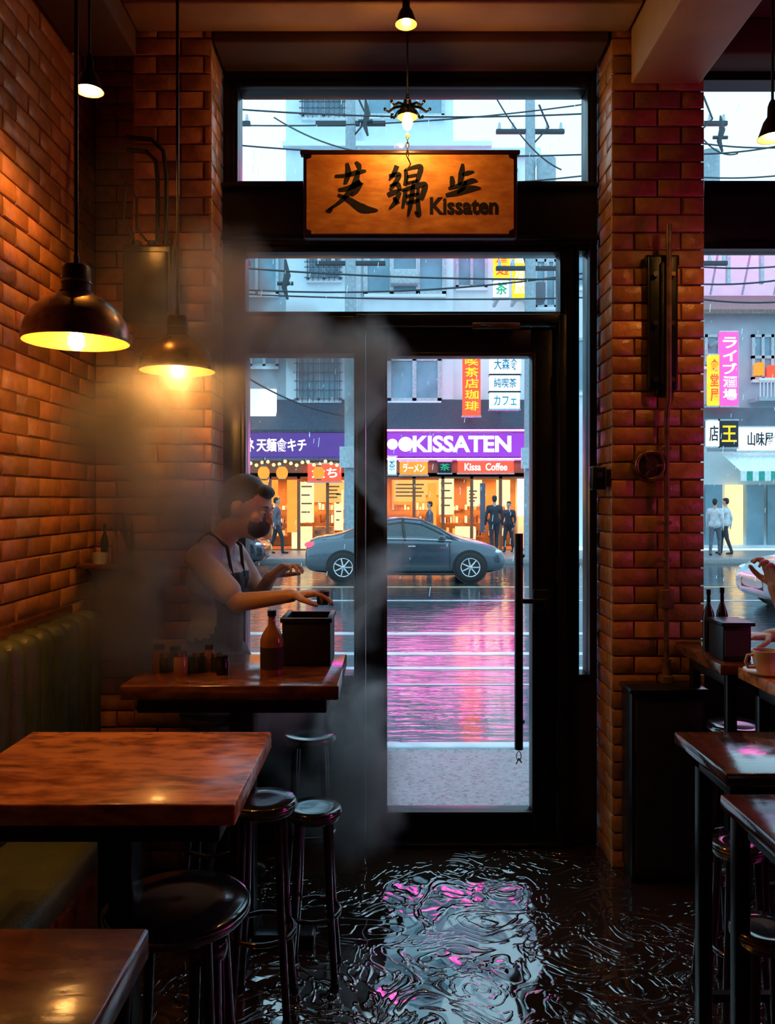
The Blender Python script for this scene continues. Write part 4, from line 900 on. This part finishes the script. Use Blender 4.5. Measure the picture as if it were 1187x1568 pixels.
# ------------------------------------------------------------------ cars
M['tire']=pbr('tire_rubber',(.012,.012,.013),.7); M['rim']=pbr('alloy_rim',(.55,.57,.6),.25,.9); M['carglass']=pbr('car_glass',(.03,.05,.06),.06,ior=1.6)
M['taill']=glow('tail_light',(1,.06,.10),3.5); M['headl']=pbr('headlight',(.7,.78,.85),.1); M['trimb']=pbr('car_trim_black',(.012,.012,.014),.4)
def car(name,col,loc,ang=0):
    pm=pbr(name+'_paint',col,.16,.5,var=.05,coat=.8)
    st=[(0.0,.38,.58,.66,.70,.52),(.05,.27,.74,.79,.90,.62),(.2,.2,.86,.85,1.0,.66),(.55,.18,.92,.89,1.05,.68),(.85,.17,.95,.90,1.09,.66),(1.25,.17,.97,.91,1.31,.58),(1.6,.17,.97,.915,1.42,.56),(2.1,.17,.965,.915,1.455,.56),(2.55,.17,.955,.915,1.42,.56),(2.95,.17,.945,.91,1.22,.60),(3.35,.17,.925,.90,1.0,.68),(3.8,.18,.86,.885,.925,.68),(4.15,.2,.76,.84,.82,.62),(4.34,.24,.62,.75,.68,.56),(4.42,.36,.52,.62,.58,.48)]
    vs=[];fs=[]
    for x,zb,zs,w,zr,wr in st:
        half=[(0,zb),(w*.88,zb),(w*.97,zb+.1),(w,(zb+zs)/2),(w*.985,zs-.03),(w*.95,zs),(wr*1.02,zr-.03 if zr-zs>.06 else (zs+zr)/2+.02),(wr*.8,zr)]
        ring=half+[(0,zr+.015)]+[(-a,b) for a,b in half[::-1][:-1]]
        vs+=[(x-2.21,a,b) for a,b in ring]
    K=len(ring); mats=[]
    for i in range(len(st)-1):
        for k in range(K):
            k2=(k+1)%K; fs.append([i*K+k,(i+1)*K+k,(i+1)*K+k2,i*K+k2])
            kk=k if k<8 else K-1-k
            gl=(kk==5 and 4<=i<=9) or (kk in (6,7) and (i in (4,5) or i in (8,9)))
            mats.append(1 if gl else 0)
    fs.append(list(range(K))); mats.append(0); fs.append([(len(st)-1)*K+k for k in range(K)][::-1]); mats.append(0)
    me=bpy.data.meshes.new('tmpc'); me.from_pydata(vs,[],fs); me.polygons.foreach_set('material_index',mats); me.materials.append(pm); me.materials.append(M['carglass'])
    ob=bpy.data.objects.new('tmpc',me); scene.collection.objects.link(ob); md=ob.modifiers.new('s','SUBSURF'); md.levels=2; md.render_levels=2
    dg=bpy.context.evaluated_depsgraph_get(); dg.update(); r=bpy.data.meshes.new_from_object(ob.evaluated_get(dg))
    mb=MB(); mb._m(pm); mb._m('carglass')
    mb.v=[tuple(v.co) for v in r.vertices]; mb.f=[list(p.vertices) for p in r.polygons]; mb.mi=[p.material_index for p in r.polygons]; mb.sm=[True]*len(mb.f); mb.col=[(1,1,1,1)]*len(mb.f)
    bpy.data.objects.remove(ob); bpy.data.meshes.remove(r)
    for wx in (.86-2.21,3.6-2.21):
        for sg in (-1,1):
            Rm=Matrix.Rotation(math.pi/2*(1 if sg<0 else -1),3,'X'); y=sg*.88; zc_=.345
            mb.lathe([(0,.0),(.38,.0),(.375,.03),(0,.03)],(wx,y,zc_+.01),'trimb',32,Rm)
            mb.lathe([(.2,.04),(.21,.075),(.30,.075),(.33,.055),(.335,-.1)],(wx,y,zc_-.0),'tire',32,Rm)
            mb.lathe([(.215,.06),(.20,.07),(.19,.045),(0,.045)],(wx,y,zc_),'trimb',32,Rm)
            mb.lathe([(.22,.07),(.205,.08),(.19,.07)],(wx,y,zc_),'rim',32,Rm); mb.lathe([(.05,.075),(.04,.085),(0,.085)],(wx,y,zc_),'rim',16,Rm)
            for k in range(7):
                a=k*2*math.pi/7; dy=sg*.07
                mb.tube([(wx+.03*math.cos(a),y+dy,zc_+.03*math.sin(a)),(wx+.2*math.cos(a),y+dy,zc_+.2*math.sin(a))],[.022,.016],'rim',6)
    for sg in (-1,1):
        mb.sphere((-2.08,sg*.70,.84),(.13,.13,.07),'taill',14,8); mb.sphere((1.93,sg*.70,.68),(.17,.11,.06),'headl',14,8)
        mb.tube([(-.02,sg*.905,.95),(-.05,sg*.74,1.22),(-.06,sg*.60,1.42)],.03,'trimb',6)
        mb.tube([(-1.05,sg*.885,.965),(-.6,sg*.91,.985),(.2,sg*.905,.975),(1.0,sg*.89,.935)],.014,'rim',6)
        mb.tube([(-.95,sg*.8,1.1),(-.62,sg*.68,1.35),(-.1,sg*.62,1.43),(.35,sg*.62,1.39),(.75,sg*.68,1.2),(1.05,sg*.78,1.0)],.022,pm,6)
        mb.box(.70,.86,sg*.93-.06,sg*.93+.06,.95,1.06,pm,.03,seg=3)
        for xk in (-.06,-.95,.95): mb.tube([(xk,sg*.90,.32),(xk,sg*.915,.6),(xk,sg*.905,.92)],.006,'trimb',5)
        for xk in (-.35,.5+.05): mb.box(xk-.5,xk-.34,sg*.905-.02,sg*.905+.02,.80,.83,'rim',.006)
        mb.box(-1.0,1.1,sg*.87-.02,sg*.87+.02,.17,.22,'trimb',.008)
    mb.box(2.12,2.2,-.4,.4,.38,.55,'trimb',.02)
    mb.box(-2.22,-2.17,-.25,.25,.55,.66,'headl',.01)
    o=mb.finish(name); o.location=loc; o.rotation_euler=(0,0,ang); o.scale=(1,1,.97)
car('car',(.07,.10,.13),(X(621.5,17.2),17.2+.9,-.3))
car('car',(.55,.6,.65),(8.05,12.8,-.3),math.pi)
car('car',(.03,.035,.045),(-5.3,21.0,-.3))

# ------------------------------------------------------------------ steam (real volume)
def steam():
    m,nt,out=base_mat('steam_volume'); L=nt.links.new
    tc=N(nt,'ShaderNodeTexCoord')
    # domain warp makes the plume edges curl
    wn=N(nt,'ShaderNodeTexNoise'); wn.inputs['Scale'].default_value=2.6; wn.inputs['Detail'].default_value=3; L(tc.outputs['Object'],wn.inputs['Vector'])
    ws=N(nt,'ShaderNodeVectorMath',operation='SUBTRACT'); ws.inputs[1].default_value=(.5,.5,.5); L(wn.outputs['Color'],ws.inputs[0])
    wm=N(nt,'ShaderNodeVectorMath',operation='MULTIPLY'); wm.inputs[1].default_value=(.55,.3,.5); L(ws.outputs[0],wm.inputs[0])
    wa=N(nt,'ShaderNodeVectorMath',operation='ADD'); L(tc.outputs['Object'],wa.inputs[0]); L(wm.outputs[0],wa.inputs[1])
    def blobsum(blobs):
        last=None
        for c,r,w in blobs:
            s=N(nt,'ShaderNodeVectorMath',operation='SUBTRACT'); s.inputs[1].default_value=c; L(wa.outputs[0],s.inputs[0])
            dv=N(nt,'ShaderNodeVectorMath',operation='DIVIDE'); dv.inputs[1].default_value=r; L(s.outputs[0],dv.inputs[0])
            ln=N(nt,'ShaderNodeVectorMath',operation='LENGTH'); L(dv.outputs[0],ln.inputs[0])
            mr=N(nt,'ShaderNodeMapRange',interpolation_type='SMOOTHSTEP'); mr.inputs[1].default_value=0; mr.inputs[2].default_value=1.2; mr.inputs[3].default_value=w; mr.inputs[4].default_value=0
            L(ln.outputs['Value'],mr.inputs[0])
            if last is None: last=mr.outputs[0]
            else:
                a=N(nt,'ShaderNodeMath',operation='ADD'); L(last,a.inputs[0]); L(mr.outputs[0],a.inputs[1]); last=a.outputs[0]
        return last
    last=blobsum([((-.80,2.88,1.45),(.26,.26,.36),1.5),((-.88,2.85,1.80),(.24,.26,.34),1.0),((-.62,2.92,2.12),(.24,.26,.34),.9),((-.80,2.76,1.08),(.34,.24,.20),1.7),
                  ((-.14,3.0,.66),(.16,.18,.30),1.5),((-.22,2.95,.40),(.20,.18,.22),1.0),((-.06,3.06,1.15),(.11,.12,.22),1.1),((-.08,3.06,1.95),(.13,.12,.28),1.4),((-.02,3.06,1.6),(.08,.1,.2),1.1),((-.30,3.02,2.05),(.20,.16,.16),1.1),((-.5,2.75,.80),(.3,.22,.16),.8)])
    mp=N(nt,'ShaderNodeMapping'); mp.inputs['Scale'].default_value=(1,1,.6); L(wa.outputs[0],mp.inputs[0])
    no=N(nt,'ShaderNodeTexNoise'); no.inputs['Scale'].default_value=4.2; no.inputs['Detail'].default_value=5; no.inputs['Distortion'].default_value=.9; L(mp.outputs[0],no.inputs['Vector'])
    nr=N(nt,'ShaderNodeMapRange'); nr.inputs[1].default_value=.38; nr.inputs[2].default_value=.64; L(no.outputs[0],nr.inputs[0])
    ml=N(nt,'ShaderNodeMath',operation='MULTIPLY'); L(last,ml.inputs[0]); L(nr.outputs[0],ml.inputs[1])
    hz=blobsum([((-.84,2.85,1.75),(.40,.40,.85),.045)])
    ad=N(nt,'ShaderNodeMath',operation='ADD'); L(ml.outputs[0],ad.inputs[0]); L(hz,ad.inputs[1])
    m2=N(nt,'ShaderNodeMath',operation='MULTIPLY'); m2.inputs[1].default_value=15; L(ad.outputs[0],m2.inputs[0])
    vs=N(nt,'ShaderNodeVolumePrincipled'); vs.inputs['Color'].default_value=(1,1,1,1); vs.inputs['Anisotropy'].default_value=.45
    L(m2.outputs[0],vs.inputs['Density']); L(vs.outputs[0],out.inputs['Volume'])
    return m
M['steam']=steam()
mb=MB(); mb.box(-1.2,.26,2.42,3.235,.02,2.75,'steam'); mb.finish('steam_cloud')

# ------------------------------------------------------------------ world + camera
w=bpy.data.worlds.new('overcast_sky'); scene.world=w; w.use_nodes=True; nt=w.node_tree; nt.nodes.clear()
out=nt.nodes.new('ShaderNodeOutputWorld'); bg=nt.nodes.new('ShaderNodeBackground'); tc=nt.nodes.new('ShaderNodeTexCoord'); no=nt.nodes.new('ShaderNodeTexNoise'); no.inputs['Scale'].default_value=2
mx=nt.nodes.new('ShaderNodeMix'); mx.data_type='RGBA'; mx.inputs[6].default_value=(.42,.74,.93,1); mx.inputs[7].default_value=(.56,.86,1,1)
nt.links.new(tc.outputs['Generated'],no.inputs['Vector']); nt.links.new(no.outputs[0],mx.inputs[0]); nt.links.new(mx.outputs[2],bg.inputs[0]); bg.inputs[1].default_value=2.15; nt.links.new(bg.outputs[0],out.inputs[0])
cam=bpy.data.cameras.new('camera'); co=bpy.data.objects.new('camera',cam); scene.collection.objects.link(co)
co.location=(0,0,CH); co.rotation_euler=(math.pi/2,0,0)
cam.sensor_fit='VERTICAL'; cam.sensor_height=36; cam.lens=36*F/1568; cam.shift_y=-(784-HY)/1568; cam.clip_start=.05; cam.clip_end=300
scene.camera=co
scene.view_settings.view_transform='Standard'; scene.view_settings.look='None'
